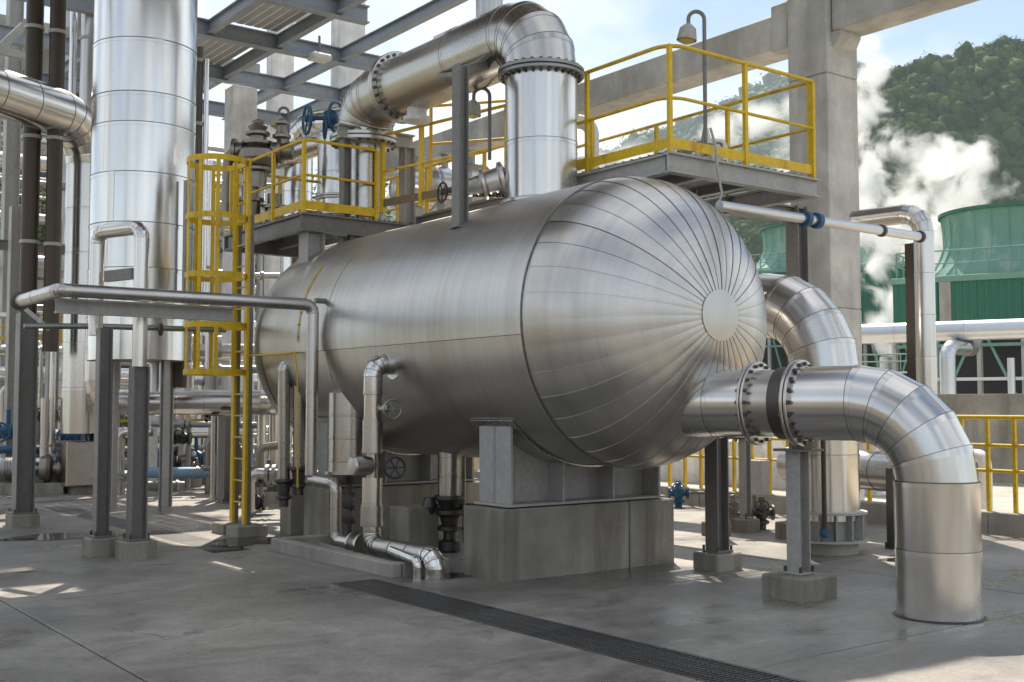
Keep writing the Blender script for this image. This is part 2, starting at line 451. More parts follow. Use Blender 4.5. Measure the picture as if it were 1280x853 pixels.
def handwheel(parent, c, ax, r_, mat='black_iron', spokes=5, stem=0.15):
    c, ax = Vector(c), Vector(ax).normalized(); x = ax.orthogonal().normalized(); y = ax.cross(x)
    m = MB(); m.torus(c, ax, r_, r_ * 0.11, 28, 8)
    m.cyl(c - ax * r_ * 0.18, c + ax * r_ * 0.22, r_ * 0.2, n=12)
    for i in range(spokes):
        a = 2 * math.pi * i / spokes + 0.3; d = x * math.cos(a) + y * math.sin(a)
        m.bar(c + d * r_ * 0.15, c + d * r_ * 0.97, r_ * 0.13, r_ * 0.09, ax)
    m.cyl(c - ax * stem, c, r_ * 0.09, n=8)
    return m.build('handwheel', mat, parent, 35)
def band(root, c, ax, r_, wd=0.05, th=0.008, mat='galvanised', name='band'):
    m = MB(); ax = Vector(ax).normalized(); c = Vector(c)
    m.lathe(c - ax * wd / 2, ax, [(0, r_ - 0.002), (0, r_ + th), (wd, r_ + th), (wd, r_ - 0.002)], 32)
    return m.build(name, mat, root, 30)
EX, EY, EZ = Vector((1, 0, 0)), Vector((0, 1, 0)), Vector((0, 0, 1))

def railing(root, pts, h=1.0, spacing=1.1, toe=0.1, mat='yellow', rr=0.021, mids=(0.5,), ends=(True, True), toe_mat=None, post=0.042, rnd_corner=0.0):
    """posts, handrail, mid rails and toe boards along a polyline of deck-level points"""
    pts = [Vector(p) for p in pts]
    done = set()
    for i in range(len(pts) - 1):
        p, q = pts[i], pts[i + 1]; ln = (q - p).length; k = max(1, round(ln / spacing)); d = (q - p).normalized()
        for j in range(k + 1):
            if (i == 0 and j == 0 and not ends[0]) or (i == len(pts) - 2 and j == k and not ends[1]): continue
            c = p + (q - p) * (j / k); key = (round(c.x, 2), round(c.y, 2))
            if key in done: continue
            done.add(key)
            m = MB(); m.bar(c - EZ * 0.06, c + EZ * (h - rr * 0.5), post, post, d); m.build('rail_post', mat, root)
        if toe:
            m = MB(); m.bar(p + EZ * (toe / 2 + 0.012) + d * 0.024, q + EZ * (toe / 2 + 0.012) - d * 0.024, 0.008, toe, EZ); m.build('toe_board', toe_mat or mat, root)
    for f in (1.0,) + tuple(mids):
        P_ = [p + EZ * (h * f) for p in pts]
        if rnd_corner and len(P_) > 2: plain_pipe(root, P_, rr if f == 1 else rr * 0.85, rnd_corner, mat, 'handrail' if f == 1.0 else 'mid_rail', 10)
        else:
            m = MB()
            for a, e in zip(P_[:-1], P_[1:]): m.cyl(a, e, rr if f == 1 else rr * 0.85, n=10)
            for a in P_[1:-1]: m.lathe(a - EZ * rr, EZ, [(0, rr * 0.4), (rr * .4, rr), (rr * 1.6, rr), (rr * 2, rr * .4)], 10)
            m.build('handrail' if f == 1.0 else 'mid_rail', mat, root)

def h_post(name, label, cat, x, y, z0, z1, s=0.2, mat='steel_grey', pad=None, group=None, ax=EX, plate=True, tf=0.014, bolts=True):
    """steel H column with base plate and bolts; pad = (sx, sy, h) of a concrete footing under it"""
    root = thing(name, label, cat, (x, y, 0), group)
    zb = z0
    if pad:
        m = MB(); m.box((x, y, pad[2] / 2 - 0.01), (pad[0], pad[1], pad[2] + 0.02), 0.015); m.build('concrete_footing', 'concrete', root)
        zb = pad[2]
    m = MB(); m.ibeam((x, y, zb + 0.02), (x, y, z1), s, s, tf, tf * 0.8, ax); m.build('column', mat, root)
    if plate:
        m = MB(); m.box((x, y, zb + 0.0125), (s * 1.35, s * 1.35, 0.02), 0.004); m.build('base_plate', mat, root)
        if bolts:
            m = MB()
            for a in (-1, 1):
                for c_ in (-1, 1): m.cyl((x + a * s * .57, y + c_ * s * .57, zb - 0.02), (x + a * s * .57, y + c_ * s * .57, zb + 0.07), 0.013, n=8)
            m.build('anchor_bolts', 'dark_iron', root, kind='stuff')
    return root

# ------------------------------------------------------------------ ground, floor, drain
m = MB(); m.add([(-2400, -2400, -0.3), (4200, -2400, -0.3), (4200, 4200, -0.3), (-2400, 4200, -0.3)], [(0, 1, 2, 3)])
struct(m.build('ground', 'earth'))
floor = bpy.data.objects.new('concrete_floor', None); col.objects.link(floor); struct(floor)
DX0, DX1 = 4.95, 5.42
xe = [(-16, -6.5), (-6.5, -0.6), (-0.6, 2.35), (2.35, DX0), (DX1, 9.4), (9.4, 13.4)]
ye = [-12, -3.2, 2.1, 4.75, 7.45, 9.9, 12.4, 15.6, 19.0, 27.0, 36.0]
for (x0, x1) in xe:
    for y0, y1 in zip(ye[:-1], ye[1:]):
        m = MB(); m.box(((x0 + x1) / 2, (y0 + y1) / 2, -0.07), (x1 - x0 - 0.016, y1 - y0 - 0.016, 0.14), 0.005); m.build('floor_slab', 'floor', floor)
for y0, y1 in ((9.32, 12.0), (19, 36)):                            # the channel is covered over here
    m = MB(); m.box(((DX0 + DX1) / 2, (y0 + y1) / 2, -0.072), (DX1 - DX0 - 0.006, y1 - y0 - 0.006, 0.14), 0.003); m.build('floor_slab', 'floor', floor)
m = MB(); m.box(((DX0 + DX1) / 2, 10, -0.29), (0.8, 40, 0.02)); m.build('channel_bed', 'black_iron', floor)
m = MB(); m.box((27, 12, -0.17), (27.2, 60, 0.2)); m.build('yard_apron', 'concrete_bounce', floor)
drain = thing('drain_grating', 'dark steel grating strip over the floor channel before the vessel', 'drain', (5.185, 9.3, 0))
y = 9.31
while y > 1.0:
    m = MB(); yb = y - 0.95
    for x in (DX0 + 0.012, DX1 - 0.012): m.box((x, (y + yb) / 2, -0.02), (0.016, 0.94, 0.036))
    k = 24
    for i in range(k): m.box((5.185, yb + 0.02 + 0.91 * i / (k - 1), -0.021), (DX1 - DX0 - 0.042, 0.014, 0.03))
    for x in (5.07, 5.185, 5.30): m.box((x, (y + yb) / 2, -0.016), (0.01, 0.92, 0.02))
    m.build('grating_panel', 'grating_iron', drain); y -= 0.955
drain2 = thing('drain_grating', 'wet blue grey grating strip in the floor beyond the ladder footing', 'drain', (5.185, 12, 0))
y = 19.0
while y > 12.9:
    m = MB(); yb = y - 0.95
    for x in (DX0 + 0.012, DX1 - 0.012): m.box((x, (y + yb) / 2, -0.02), (0.016, 0.94, 0.036))
    for i in range(16): m.box((5.185, yb + 0.03 + 0.89 * i / 15, -0.021), (DX1 - DX0 - 0.042, 0.02, 0.03))
    m.build('grating_panel', 'galvanised', drain2); y -= 0.955

def puddle(x, y, rx, ry, label, seed):
    rnd = random.Random(seed); n = 40; m = MB(); vs = [(x, y, 0.005)]
    ph = [rnd.uniform(0, 6.28) for _ in range(4)]
    for i in range(n):
        a = 2 * math.pi * i / n; k = 1 + 0.22 * math.sin(2 * a + ph[0]) + 0.14 * math.sin(3 * a + ph[1]) + 0.10 * math.sin(5 * a + ph[2]) + .05 * math.sin(9 * a + ph[3])
        vs.append((x + rx * k * math.cos(a), y + ry * k * math.sin(a), 0.004))
    m.add(vs, [(0, i + 1, (i + 1) % n + 1) for i in range(n)])
    o = m.build('puddle', 'puddle', at=(x, y, 0)); struct(o)
puddle(5.75, 12.75, 0.42, 0.55, '', 3)
puddle(4.05, 14.6, 0.75, 0.35, '', 5)
puddle(10.6, 7.1, 0.3, 0.25, '', 8)
puddle(6.15, 9.0, 0.3, 0.16, '', 9)

# ------------------------------------------------------------------ the vessel
VX, VZ, VR, VT, VF, HD = 7.33, 2.385, 1.36, 7.80, 13.1, 1.07
ves = thing('pressure_vessel', 'huge horizontal silver drum with dished gored end on a concrete plinth', 'pressure vessel', (VX, 8.7, 0.66))
def arc_panel(y0, y1, a0, a1, r_, na, lipside=None):
    m = MB(); vs, fs = [], []
    for j in range(na + 1):
        a = a0 + (a1 - a0) * j / na
        for (yy, rr) in ((y0, r_ - 0.012), (y0, r_), (y1, r_), (y1, r_ - 0.012)):
            vs.append((VX + rr * math.cos(a), yy, VZ + rr * math.sin(a)))
    for j in range(na):
        for k in range(3): fs.append((j * 4 + k, (j + 1) * 4 + k, (j + 1) * 4 + k + 1, j * 4 + k + 1))
    for e in (0, na): fs.append(tuple(e * 4 + k for k in (range(4) if e else (3, 2, 1, 0))))
    m.add(vs, fs); return m
SA = math.pi + math.asin((VZ - 2.22) / VR)                          # the long side seam
ycut = [VT + 0.004, 9.62, 11.4, VF]
for i in range(3):
    arc_panel(ycut[i], ycut[i + 1] - 0.004, -0.14, SA - 0.004, VR + (0.006 if i != 1 else 0.003), 56).build('shell_panel', 'vessel_skin', ves, 25)
    arc_panel(ycut[i], ycut[i + 1] - 0.004, SA, 2 * math.pi - 0.145, VR - 0.006 - 0.002 * (i == 1), 40).build('shell_panel', 'vessel_skin', ves, 25)
NG = 36
def head_pt(b_, a, off=0.0):
    rr = (VR + off) * math.sin(b_); return (VX + rr * math.cos(a), VT - (HD + off) * math.cos(b_), VZ + rr * math.sin(a))
b0 = math.asin(0.205 / VR)
for g in range(NG):
    a0 = 2 * math.pi * g / NG + 0.03; a1 = a0 + 2 * math.pi / NG
    m = MB(); nb_ = 16; vs, fs = [], []
    aa = [a0 + 0.0012, a0 + (a1 - a0) * 0.25, a0 + (a1 - a0) * .5, a0 + (a1 - a0) * .75, a1 - (a1 - a0) * 0.042, a1 - (a1 - a0) * 0.038, a1 + 0.002]
    of = [0, 0.0016, 0.002, 0.0016, 0.0, 0.0045, 0.0045]
    off_g = random.uniform(-0.0015, 0.0015)
    for i in range(nb_ + 1):
        bb = b0 + (math.pi / 2 - b0) * i / nb_
        for a, o_ in zip(aa, of): vs.append(head_pt(bb, a, o_ + off_g))
    k = len(aa)
    for i in range(nb_):
        for j in range(k - 1): fs.append((i * k + j, i * k + j + 1, (i + 1) * k + j + 1, (i + 1) * k + j))
    m.add(vs, fs); m.build('head_gore', 'vessel_skin', ves, 25)
m = MB(); rg = []
for i in range(9):
    bb = 0.001 + (b0 + 0.012) * i / 8; p = head_pt(bb, 0, 0.008); rg.append(((VX, p[1], VZ), (0, 1, 0), max(0.001, p[0] - VX)))
m.rings(rg, 48, True, False); m.build('end_disc', 'cladding_dull', ves, 40)
m = MB(); rg = [((VX, VT - HD * math.cos(bb) + 0.03, VZ), (0, 1, 0), (VR - 0.02) * math.sin(bb)) for bb in [0.02 + 1.55 * i / 20 for i in range(21)]]
rg += [((VX, VF, VZ), (0, 1, 0), VR - 0.02)]
m.rings(rg, 64, True, True); m.build('inner_shell', 'black_iron', ves)
m = MB(); rg = [((VX, VF + HD * math.sin(bb), VZ), (0, 1, 0), max(0.01, VR * math.cos(bb))) for bb in [1.565 * i / 20 for i in range(21)]]
m.rings(rg, 72, False, True); m.build('rear_head', 'vessel_skin', ves)
m = MB(); m.lathe((VX, VT - 0.02, VZ), EY, [(0, VR + 0.004), (0, VR + 0.010), (0.018, VR + 0.010), (0.018, VR + 0.004)], 96); m.build('seam_band', 'seam_shadow', ves, 30)
def saddle(yc):
    zb = 0.664
    sd_ = MB(); sd_.box((VX, yc, zb + 0.012), (2.02, 0.56, 0.024), 0.004); base = sd_.build('saddle_base', 'steel_pale', ves)
    def under(x): return VZ - math.sqrt(max(0.01, (VR + 0.01) ** 2 - (x - VX) ** 2))
    m = MB(); k = 24; x0, x1 = VX - 0.97, VX + 0.97; vs, fs = [], []
    for i in range(k + 1):
        x = x0 + (x1 - x0) * i / k
        vs += [(x, yc - 0.012, zb + 0.024), (x, yc - 0.012, under(x)), (x, yc + 0.012, under(x)), (x, yc + 0.012, zb + 0.024)]
    for i in range(k):
        for j in range(4): fs.append((i * 4 + j, (i + 1) * 4 + j, (i + 1) * 4 + (j + 1) % 4, i * 4 + (j + 1) % 4))
    m.add(vs, fs); m.build('saddle_web', 'steel_pale', ves)
    for x in (VX - 0.95, VX - 0.32, VX + 0.32, VX + 0.95):
        m = MB(); top = under(x) if abs(x - VX) < 0.9 else 1.47
        m.box((x, yc, (zb + 0.024 + top) / 2), (0.02 if abs(x - VX) < .9 else 0.03, 0.50, top - zb - 0.024), 0.003); m.build('saddle_rib', 'steel_pale', ves)
    m = MB(); m.box((VX - 0.95, yc - 0.02, 1.484), (0.10, 0.58, 0.022), 0.004); m.build('saddle_cap', 'steel_pale', ves)
    m = arc_panel(yc - 0.34, yc + 0.34, math.pi * 1.235, math.pi * 1.765, VR + 0.012, 40); m.build('wear_plate', 'cladding_dull', ves, 25)
saddle(8.72); saddle(12.05)
def plinth(x0, x1, y0, y1, h, label, split, mat='concrete'):
    root = thing('concrete_plinth', label, 'plinth', ((x0 + x1) / 2, (y0 + y1) / 2, 0))
    cuts = [x0] + list(split) + [x1]
    for a, e in zip(cuts[:-1], cuts[1:]):
        m = MB(); m.box(((a + e) / 2, (y0 + y1) / 2, h / 2 - 0.01), (e - a - (0.012 if split else 0), y1 - y0, h + 0.02), 0.014); m.build('concrete_block', mat, root)
    if split:
        m = MB(); m.box(((x0 + x1) / 2, (y0 + y1) / 2, h / 2 - 0.03), (x1 - x0 - 0.05, y1 - y0 - 0.03, h)); m.build('joint_filler', 'black_iron', root)
    return root
plinth(6.22, 8.43, 8.40, 9.04, 0.652, 'stained concrete plinth with a vertical joint under the near saddle of the drum', [7.80])
plinth(6.22, 8.43, 11.72, 12.38, 0.652, 'concrete plinth in the shade under the far saddle of the drum', [])
plinth(6.55, 6.95, 10.55, 10.95, 0.5, 'low square concrete pier under the middle of the drum', [])

# yellow drip line and small taps on the shell
m = MB()
# ------------------------------------------------------------------ front outlet pipe
PX, PY, PR, PZ = 7.90, 5.06, 0.315, 1.60
op = thing('outlet_pipe', 'fat silver lagged pipe leaving the drum end and bending down into the floor', 'pipe', (PX, PY, 0))
PZ = 1.625
PA = Vector((7.42, 6.93, PZ)); PD = (Vector((PX, PY, PZ)) - PA).normalized()
Q = lambda t: PA + PD * t
clad_pipe(op, [(PX, PY, -0.005), (PX, PY, 1.02)], PR, 0.60, seg=0.52, narc=5, mat='cladding', n=56)
clad_pipe(op, [(PX, PY, 1.02), (PX, PY, PZ), Q(0.85)], PR - 0.010, 0.60, seg=0.45, narc=5, mat='cladding', n=56)
clad_pipe(op, [Q(0.42), Q(-0.30)], PR - 0.018, 0.3, seg=0.4, mat='cladding', n=56)
m = MB(); m.lathe(Q(0.46), PD, [(0, .255), (0.0, 0.282), (0.36, 0.282), (0.36, .255)], 48); m.build('spool_piece', 'stainless', op)
m = MB(); m.lathe(Q(0.66), PD, [(0, .282), (0.0, 0.302), (0.12, 0.302), (0.12, .282)], 48); m.build('gasket_band', 'dark_iron', op)
m = MB(); m.lathe((PX, PY, -0.002), EZ, [(0, PR - .02), (0, PR + .03), (.008, PR + .022), (.014, PR + .004), (.014, PR - .02)], 56); m.build('floor_seal', 'black_iron', op)
flange(op, Q(0.44), PD, PR - 0.03, PR + 0.042, 0.024, 20, 'stainless')
flange(op, Q(0.83), PD, PR - 0.03, PR + 0.048, 0.028, 20, 'stainless')

# ------------------------------------------------------------------ riser pipe behind the drum end
RX, RY, RR = 10.38, 8.0, 0.375
rp = thing('riser_pipe', 'tall silver pipe bending out from behind the drum end down to a ribbed foot', 'pipe', (RX, RY, 0))
RZ = 2.78
clad_pipe(rp, [(RX, RY, 0.36), (RX, RY, 1.78)], RR - 0.02, 0.3, seg=0.72, n=48, mat='cladding_bright')
clad_pipe(rp, [(RX, RY, 1.92), (RX, RY, RZ), (RX, 12.6, RZ)], RR, 0.80, seg=0.75, narc=5, n=48)
flange(rp, (RX, RY, 1.85), EZ, RR - 0.03, RR + 0.06, 0.045, 22, 'stainless')
m = MB(); m.lathe((RX, RY, -0.005), EZ, [(0, 0.33), (0.13, 0.33), (0.13, 0.3)], 40); m.build('concrete_foot', 'concrete_pale', rp)
m = MB(); m.lathe((RX, RY, 0.13), EZ, [(0, 0.43), (0.025, 0.43), (0.025, 0.31), (0.30, 0.31), (0.30, 0.43), (0.325, 0.43), (0.325, 0.2)], 40); m.build('skirt', 'steel_pale', rp)
for i in range(14):
    a = 2 * math.pi * i / 14; d = Vector((math.cos(a), math.sin(a), 0)); t = Vector((-d.y, d.x, 0))
    m = MB(); m.box(Vector((RX, RY, 0.293)) + d * 0.365, (0.10, 0.016, 0.27), 0, (d, t)); m.build('skirt_rib', 'steel_pale', rp)
m = MB(); m.cyl((RX - .36, RY - .24, 0.3), (RX - .36, RY - .24, 1.45), 0.026, n=10)
m.build('drain_tube', 'brown_steel', rp)
m = MB(); m.lathe((RX - .36, RY - .24, 0.2), EZ, [(0, .02), (.02, .05), (.08, .05), (.1, .02)], 12); m.build('drain_tap', 'blue_paint', rp)

# ------------------------------------------------------------------ top vapour pipe
TY, TR, TZ = 9.22, 0.378, 5.58
tp = thing('vapour_pipe', 'fat steel pipe rising from the drum top and bending away to the left', 'pipe', (VX, TY, 3.7))
clad_pipe(tp, [(VX, TY, 3.62), (VX, TY, 5.04)], TR, 0.3, seg=0.72, n=56, mat='cladding')
clad_pipe(tp, [(VX, TY, 5.12), (VX, TY, TZ), (VX, 10.6, TZ)], TR, 0.46, seg=0.9, narc=4, n=56, mat='cladding_dull')
clad_pipe(tp, [(VX, 10.6, TZ), (VX, 12.0, TZ)], TR - 0.012, 0.46, seg=1.4, n=56, mat='stainless')
clad_pipe(tp, [(VX, 12.09, TZ), (VX, 12.95, TZ), (VX, 12.95, 5.12)], TR - 0.012, 0.45, seg=0.9, narc=4, n=56, mat='stainless')
flange(tp, (VX, TY, 5.08), EZ, TR - 0.02, TR + 0.075, 0.04, 28, 'galvanised')
flange(tp, (VX, 12.05, TZ), EY, TR - 0.03, TR + 0.07, 0.04, 26, 'stainless')
flange(tp, (VX, 12.95, 5.07), EZ, TR - 0.03, TR + 0.07, 0.05, 24, 'stainless')
m = MB(); m.lathe((VX, TY, 3.69), EZ, [(0, TR), (0, TR + 0.05), (0.03, TR + 0.05), (0.05, TR)], 48); m.build('collar', 'cladding_dull', tp)
m = MB(); m.lathe((VX, 11.66, TZ - TR - 0.15), EZ, [(0, 0.1), (0.02, 0.17), (0.07, 0.17), (0.07, 0.12), (0.22, 0.12)], 24); m.build('drip_boot', 'white_paint', tp)
m = MB(); m.lathe((VX, 10.15, TZ + TR - 0.03), EZ, [(0, 0.15), (0.26, 0.15), (0.26, 0.20), (0.31, 0.20), (0.31, 0.1)], 28); m.build('top_nozzle', 'cladding_dull', tp)
m = MB(); m.box((VX, 11.0, TZ + TR + 0.02), (0.08, 0.5, 0.07), 0.01); m.build('lug', 'cladding_dull', tp)
# spool below the end flange down to the deck
clad_pipe(tp, [(VX, 12.95, 5.02), (VX, 12.95, 3.2)], 0.25, 0.3, seg=0.8, n=36, mat='cladding_dull')

# blue gear valve beside the pipe end
vb = thing('gear_valve', 'blue gear operated valve with two handwheels on the left end of the vapour pipe', 'valve', aD(412, 148, 15.2))
c = Vector(vb.location)
m = MB(); m.lathe(c + rt * 0.02, rt, [(-0.10, .05), (-.08, .10), (0, .12), (.08, .10), (.10, .05)], 20); m.build('valve_body', 'blue_paint', vb)
m = MB(); m.cyl(c - rt * .32, c + rt * 0.6, 0.03, n=12); m.build('stem', 'blue_paint', vb)
handwheel(vb, c - rt * 0.30 - EZ * .02, -rt + f2 * -0.5, 0.19, 'blue_paint', 4, 0.1)
handwheel(vb, c - rt * 0.06 - EZ * .12, -rt + f2 * -0.3, 0.15, 'blue_paint', 4, 0.1)
m = MB(); m.torus(c + rt * 0.1, (rt + f2 * -0.4), 0.21, 0.020, 28, 8); m.build('gear_ring', 'blue_paint', vb)

# reducer run leaving to the left and the big upright behind
rv = thing('standpipe', 'wide upright silver pipe with flanges behind the left platform rail', 'pipe', (*aD(425, 280, 16.6).xy, 3.0))
X_, Y_ = rv.location.x, rv.location.y
clad_pipe(rv, [(X_, Y_, 2.2), (X_, Y_, 4.28)], 0.33, 0.3, seg=0.5, n=36, mat='stainless')
clad_pipe(rv, [(X_, Y_, 4.40), (X_, Y_, 5.55)], 0.335, 0.3, seg=0.55, n=36, mat='cladding')
flange(rv, (X_, Y_, 4.34), EZ, 0.3, 0.40, 0.045, 20, 'stainless')
flange(rv, (X_, Y_, 4.62), EZ, 0.32, 0.37, 0.03, 0, 'stainless')
m = MB(); m.lathe((X_, Y_, 5.55), EZ, [(0, .335), (.1, .31), (.18, .22), (.22, .1)], 36); m.build('dome_cap', 'cladding', rv)
ro_ = thing('elbow_pipe', 'pale silver pipe hooping over behind the blue handwheels', 'pipe', (X_, Y_ + 0.5, 4))
q0 = aD(437, 150, 17.0); q1 = aD(372, 150, 17.6); q2 = aD(372, 300, 17.6)
clad_pipe(ro_, [q0, (q1.x, q1.y, q0.z), (q1.x, q1.y, 3.0)], 0.24, 0.36, seg=0.6, narc=4, n=28, mat='cladding_bright')
rh = thing('branch_pipe', 'silver branch pipe sloping left behind the left platform', 'pipe', aD(330, 205, 17.2))
clad_pipe(rh, [aD(400, 180, 17.3), aD(318, 207, 17.3)], 0.17, 0.3, seg=0.6, n=28, mat='cladding')

# pipe props standing on the drum
def prop(x, y, z0, z1, label, s=0.19, mat='steel_grey'):
    return h_post('pipe_prop', label, 'support post', x, y, z0, z1, s, mat, None, 'posts holding up the vapour pipe', EX, True, 0.014, False)
pa = prop(6.47, 9.46, 3.40, 5.08, 'grey steel post on the drum beside the fat upright pipe', 0.125)
m = MB(); m.bar((6.47, 9.5, 5.02), (7.08, 9.9, 5.30), 0.1, 0.10); m.build('bracket', 'steel_grey', pa)
m = MB(); m.bar((6.47, 9.5, 5.0), (7.02, 10.7, 5.36), 0.04, 0.05); m.build('stay', 'steel_grey', pa)
pb = prop(6.93, 12.72, 3.62, 5.02, 'grey steel post on the drum under the left end of the vapour pipe', 0.115)
c = Vector((6.93, 12.72, 5.0))
m = MB(); m.ibeam(c + EX * -0.12 + EZ * 0.09, c + EX * 1.0 + EZ * 0.09, 0.18, 0.14); m.build('crossbeam', 'steel_pale', pb)
prop(7.85, 12.72, 3.3, 5.0, 'pale steel post behind the crossbeam under the vapour pipe', 0.16, 'steel_pale')
m = MB(); m.bar((6.86, 12.6, 3.75), (6.70, 12.55, 3.75), 0.10, 0.06); m.build('foot_bracket', 'steel_grey', pb)

# ------------------------------------------------------------------ platforms
def deck(root, x0, x1, y0, y1, z, mat='galvanised', beam=0.2, bmat='steel_pale', pitch=0.9):
    k = max(1, round((x1 - x0) / pitch))
    for i in range(k):
        a, e = x0 + (x1 - x0) * i / k + 0.004, x0 + (x1 - x0) * (i + 1) / k - 0.004
        m = MB(); n = 10
        for j in range(n): m.box((a + (e - a) * (j + .5) / n, (y0 + y1) / 2, z - 0.018), (0.008, y1 - y0 - 0.02, 0.034))
        for j in range(max(3, int((y1 - y0) / 0.12))):
            m.box(((a + e) / 2, y0 + (y1 - y0) * (j + .5) / max(3, int((y1 - y0) / 0.12)), z - 0.012), (e - a, 0.012, 0.014))
        m.build('deck_panel', mat, root)
    zb = z - 0.04 - beam / 2
    for p, q in (((x0 - .04, y0, zb), (x1 + .04, y0, zb)), ((x0 - .04, y1, zb), (x1 + .04, y1, zb))):
        m = MB(); m.ibeam(p, q, beam, 0.11); m.build('edge_beam', bmat, root)
    for x in (x0, x1):
        m = MB(); m.ibeam((x, y0 + .06, zb - .003), (x, y1 - .06, zb - .003), beam - 0.008, 0.10); m.build('side_beam', bmat, root)
    for i in range(1, 3):
        x = x0 + (x1 - x0) * i / 3
        m = MB(); m.ibeam((x, y0 + .06, zb + .03), (x, y1 - .06, zb + .03), beam * .6, 0.08); m.build('cross_beam', 'steel_grey', root)

pl = thing('access_platform', 'railed steel platform above the near end of the drum, by the tall concrete column', 'platform', (7.8, 7.8, 4.05))
DZ = 4.10
deck(pl, 7.80, 9.98, 7.80, 10.3, DZ)
railing(pl, [(7.80, 10.25, DZ), (7.80, 7.80, DZ), (9.98, 7.80, DZ)], 1.04, 1.12, 0.10, ends=(True, True), rnd_corner=0.22)
railing(pl, [(9.98, 7.84, DZ), (9.98, 12.6, DZ)], 1.04, 1.35, 0, ends=(True, True))
for x in (7.95, 8.25, 8.55):
    m = MB(); m.ibeam((x, 8.3, 3.40), (x, 8.3, DZ - .245), 0.14, 0.14, up=EX); m.build('stub_leg', 'steel_grey', pl)
pc = h_post('platform_post', 'dark steel column under the outer side of the railed platform, before the concrete column', 'support post', 11.15, 8.98, 0, DZ - 0.05, 0.19, 'steel_grey', (0.45, 0.45, 0.2))
m = MB(); m.ibeam((9.9, 8.98, DZ - .16), (11.3, 8.98, DZ - .16), .2, .12); m.build('outrigger', 'steel_grey', pc)
# far walkway rail behind it
fr = thing('walkway_rail', 'yellow guard rail of the far walkway seen through the platform rail', 'railing', (9.2, 12.5, 4.2))
p0 = aD(731, 205, 15.0); p1 = aD(768, 203, 14.6); p2 = aD(875, 180, 13.4); p3 = aD(905, 195, 13.4)
railing(fr, [(7.95, 12.3, 4.5), (9.2, 11.4, 4.62), (9.6, 11.35, 4.62)], 1.0, 1.5, 0, ends=(True, False), rnd_corner=0.15)

# left platform with caged ladder
lp = thing('access_platform', 'railed steel platform over the far end of the drum, reached by the caged ladder', 'platform', (6.3, 12.64, 4.0))
LX, LY, LZ = 6.32, 12.66, 4.02
deck(lp, LX, 8.6, LY, 15.0, LZ, beam=0.22, bmat='steel_grey')
railing(lp, [(LX, 14.4, LZ), (LX, LY, LZ), (7.35, LY, LZ)], 0.88, 0.85, 0.11, ends=(True, True), rnd_corner=0.1)
railing(lp, [(LX + .05, 15.0, LZ), (8.6, 15.0, LZ)], 0.88, 0.8, 0.11)
h_post('platform_post', 'short steel post on the drum under the corner of the left platform', 'support post', 6.52, 12.82, 3.2, LZ - 0.26, 0.24, 'steel_pale', None)
# rail climbing along the walkway between the platforms
wr = thing('walkway_rail', 'yellow guard rail along the drum top between the two platforms', 'railing', (7.5, 12, 4.2))
railing(wr, [(7.42, 12.62, 4.15), (7.95, 9.75, 4.15)], 0.95, 0.75, 0.10, ends=(True, True), toe_mat='rust_toe', post=0.05)
wk = thing('walkway', 'narrow steel walkway behind the fat upright pipe on the drum', 'walkway', (8.4, 11, 4.1))
deck(wk, 7.97, 9.0, 9.75, 12.62, 4.13, beam=0.14, bmat='steel_grey')
wr2 = thing('walkway_rail', 'outer yellow guard rail on the far side of the drum walkway', 'railing', (9.0, 11, 4.2))
railing(wr2, [(8.62, 15.0, LZ), (8.62, 12.66, LZ), (9.02, 12.6, 4.15), (9.02, 10.35, 4.15)], 0.95, 0.9, 0.08)

ld = thing('caged_ladder', 'yellow caged ladder standing on a concrete footing left of the drum', 'ladder', (6.02, 13.6, 0))
lx, ly0, ly1 = 5.90, 13.35, 13.72
for yy in (ly0, ly1):
    m = MB(); m.bar((lx, yy, 0.14), (lx, yy, 4.72), 0.035, 0.085, EY); m.build('stringer', 'yellow', ld)
    m = MB(); m.bar((lx + 0.045, yy, 0.13), (lx + 0.045, yy, 4.0), 0.05, 0.07, EY); m.build('ladder_post', 'steel_grey', ld)
z = 0.40
while z < 4.66:
    m = MB(); m.cyl((lx, ly0, z), (lx, ly1, z), 0.011, n=8); m.build('rung', 'yellow', ld); z += 0.27
cr_ = 0.37; cyy = (ly0 + ly1) / 2; cxx = lx - 0.34
def hoop(z, full=True):
    P_ = []
    for i in range(25):
        a = R(-58) + R(296) * i / 24
        P_.append((cxx + cr_ * -math.sin(a) * 0 + cr_ * math.cos(math.pi + (a - R(90))), cyy + cr_ * math.sin(math.pi + (a - R(90))), z))
    P_ = [(lx, ly0 + 0.0, z)] + P_ + [(lx, ly1, z)]
    m = MB()
    for a, e in zip(P_[:-1], P_[1:]): m.bar(a, e, 0.01, 0.07)
    m.build('hoop', 'yellow', ld)
for z in (2.02, 2.60, 3.22, 3.95, 4.66): hoop(z)
for i in range(7):
    a = R(90 + 55) + R(250) * i / 6 + R(-0)
    a = math.pi + R(-105) + R(210) * i / 6
    m = MB(); p = Vector((cxx + (cr_ - .008) * math.cos(a), cyy + (cr_ - .008) * math.sin(a), 0)); d = Vector((-math.sin(a), math.cos(a), 0))
    m.bar(p + EZ * 2.0, p + EZ * 4.69, 0.05, 0.010, Vector((math.cos(a), math.sin(a), 0))); m.build('cage_strap', 'yellow', ld)
for yy in (ly0 - .02, ly1 + .06):
    m = MB(); m.box((lx + 0.03, yy, 0.06), (0.40, 0.36, 0.14), 0.012); m.build('concrete_footing', 'concrete', ld)

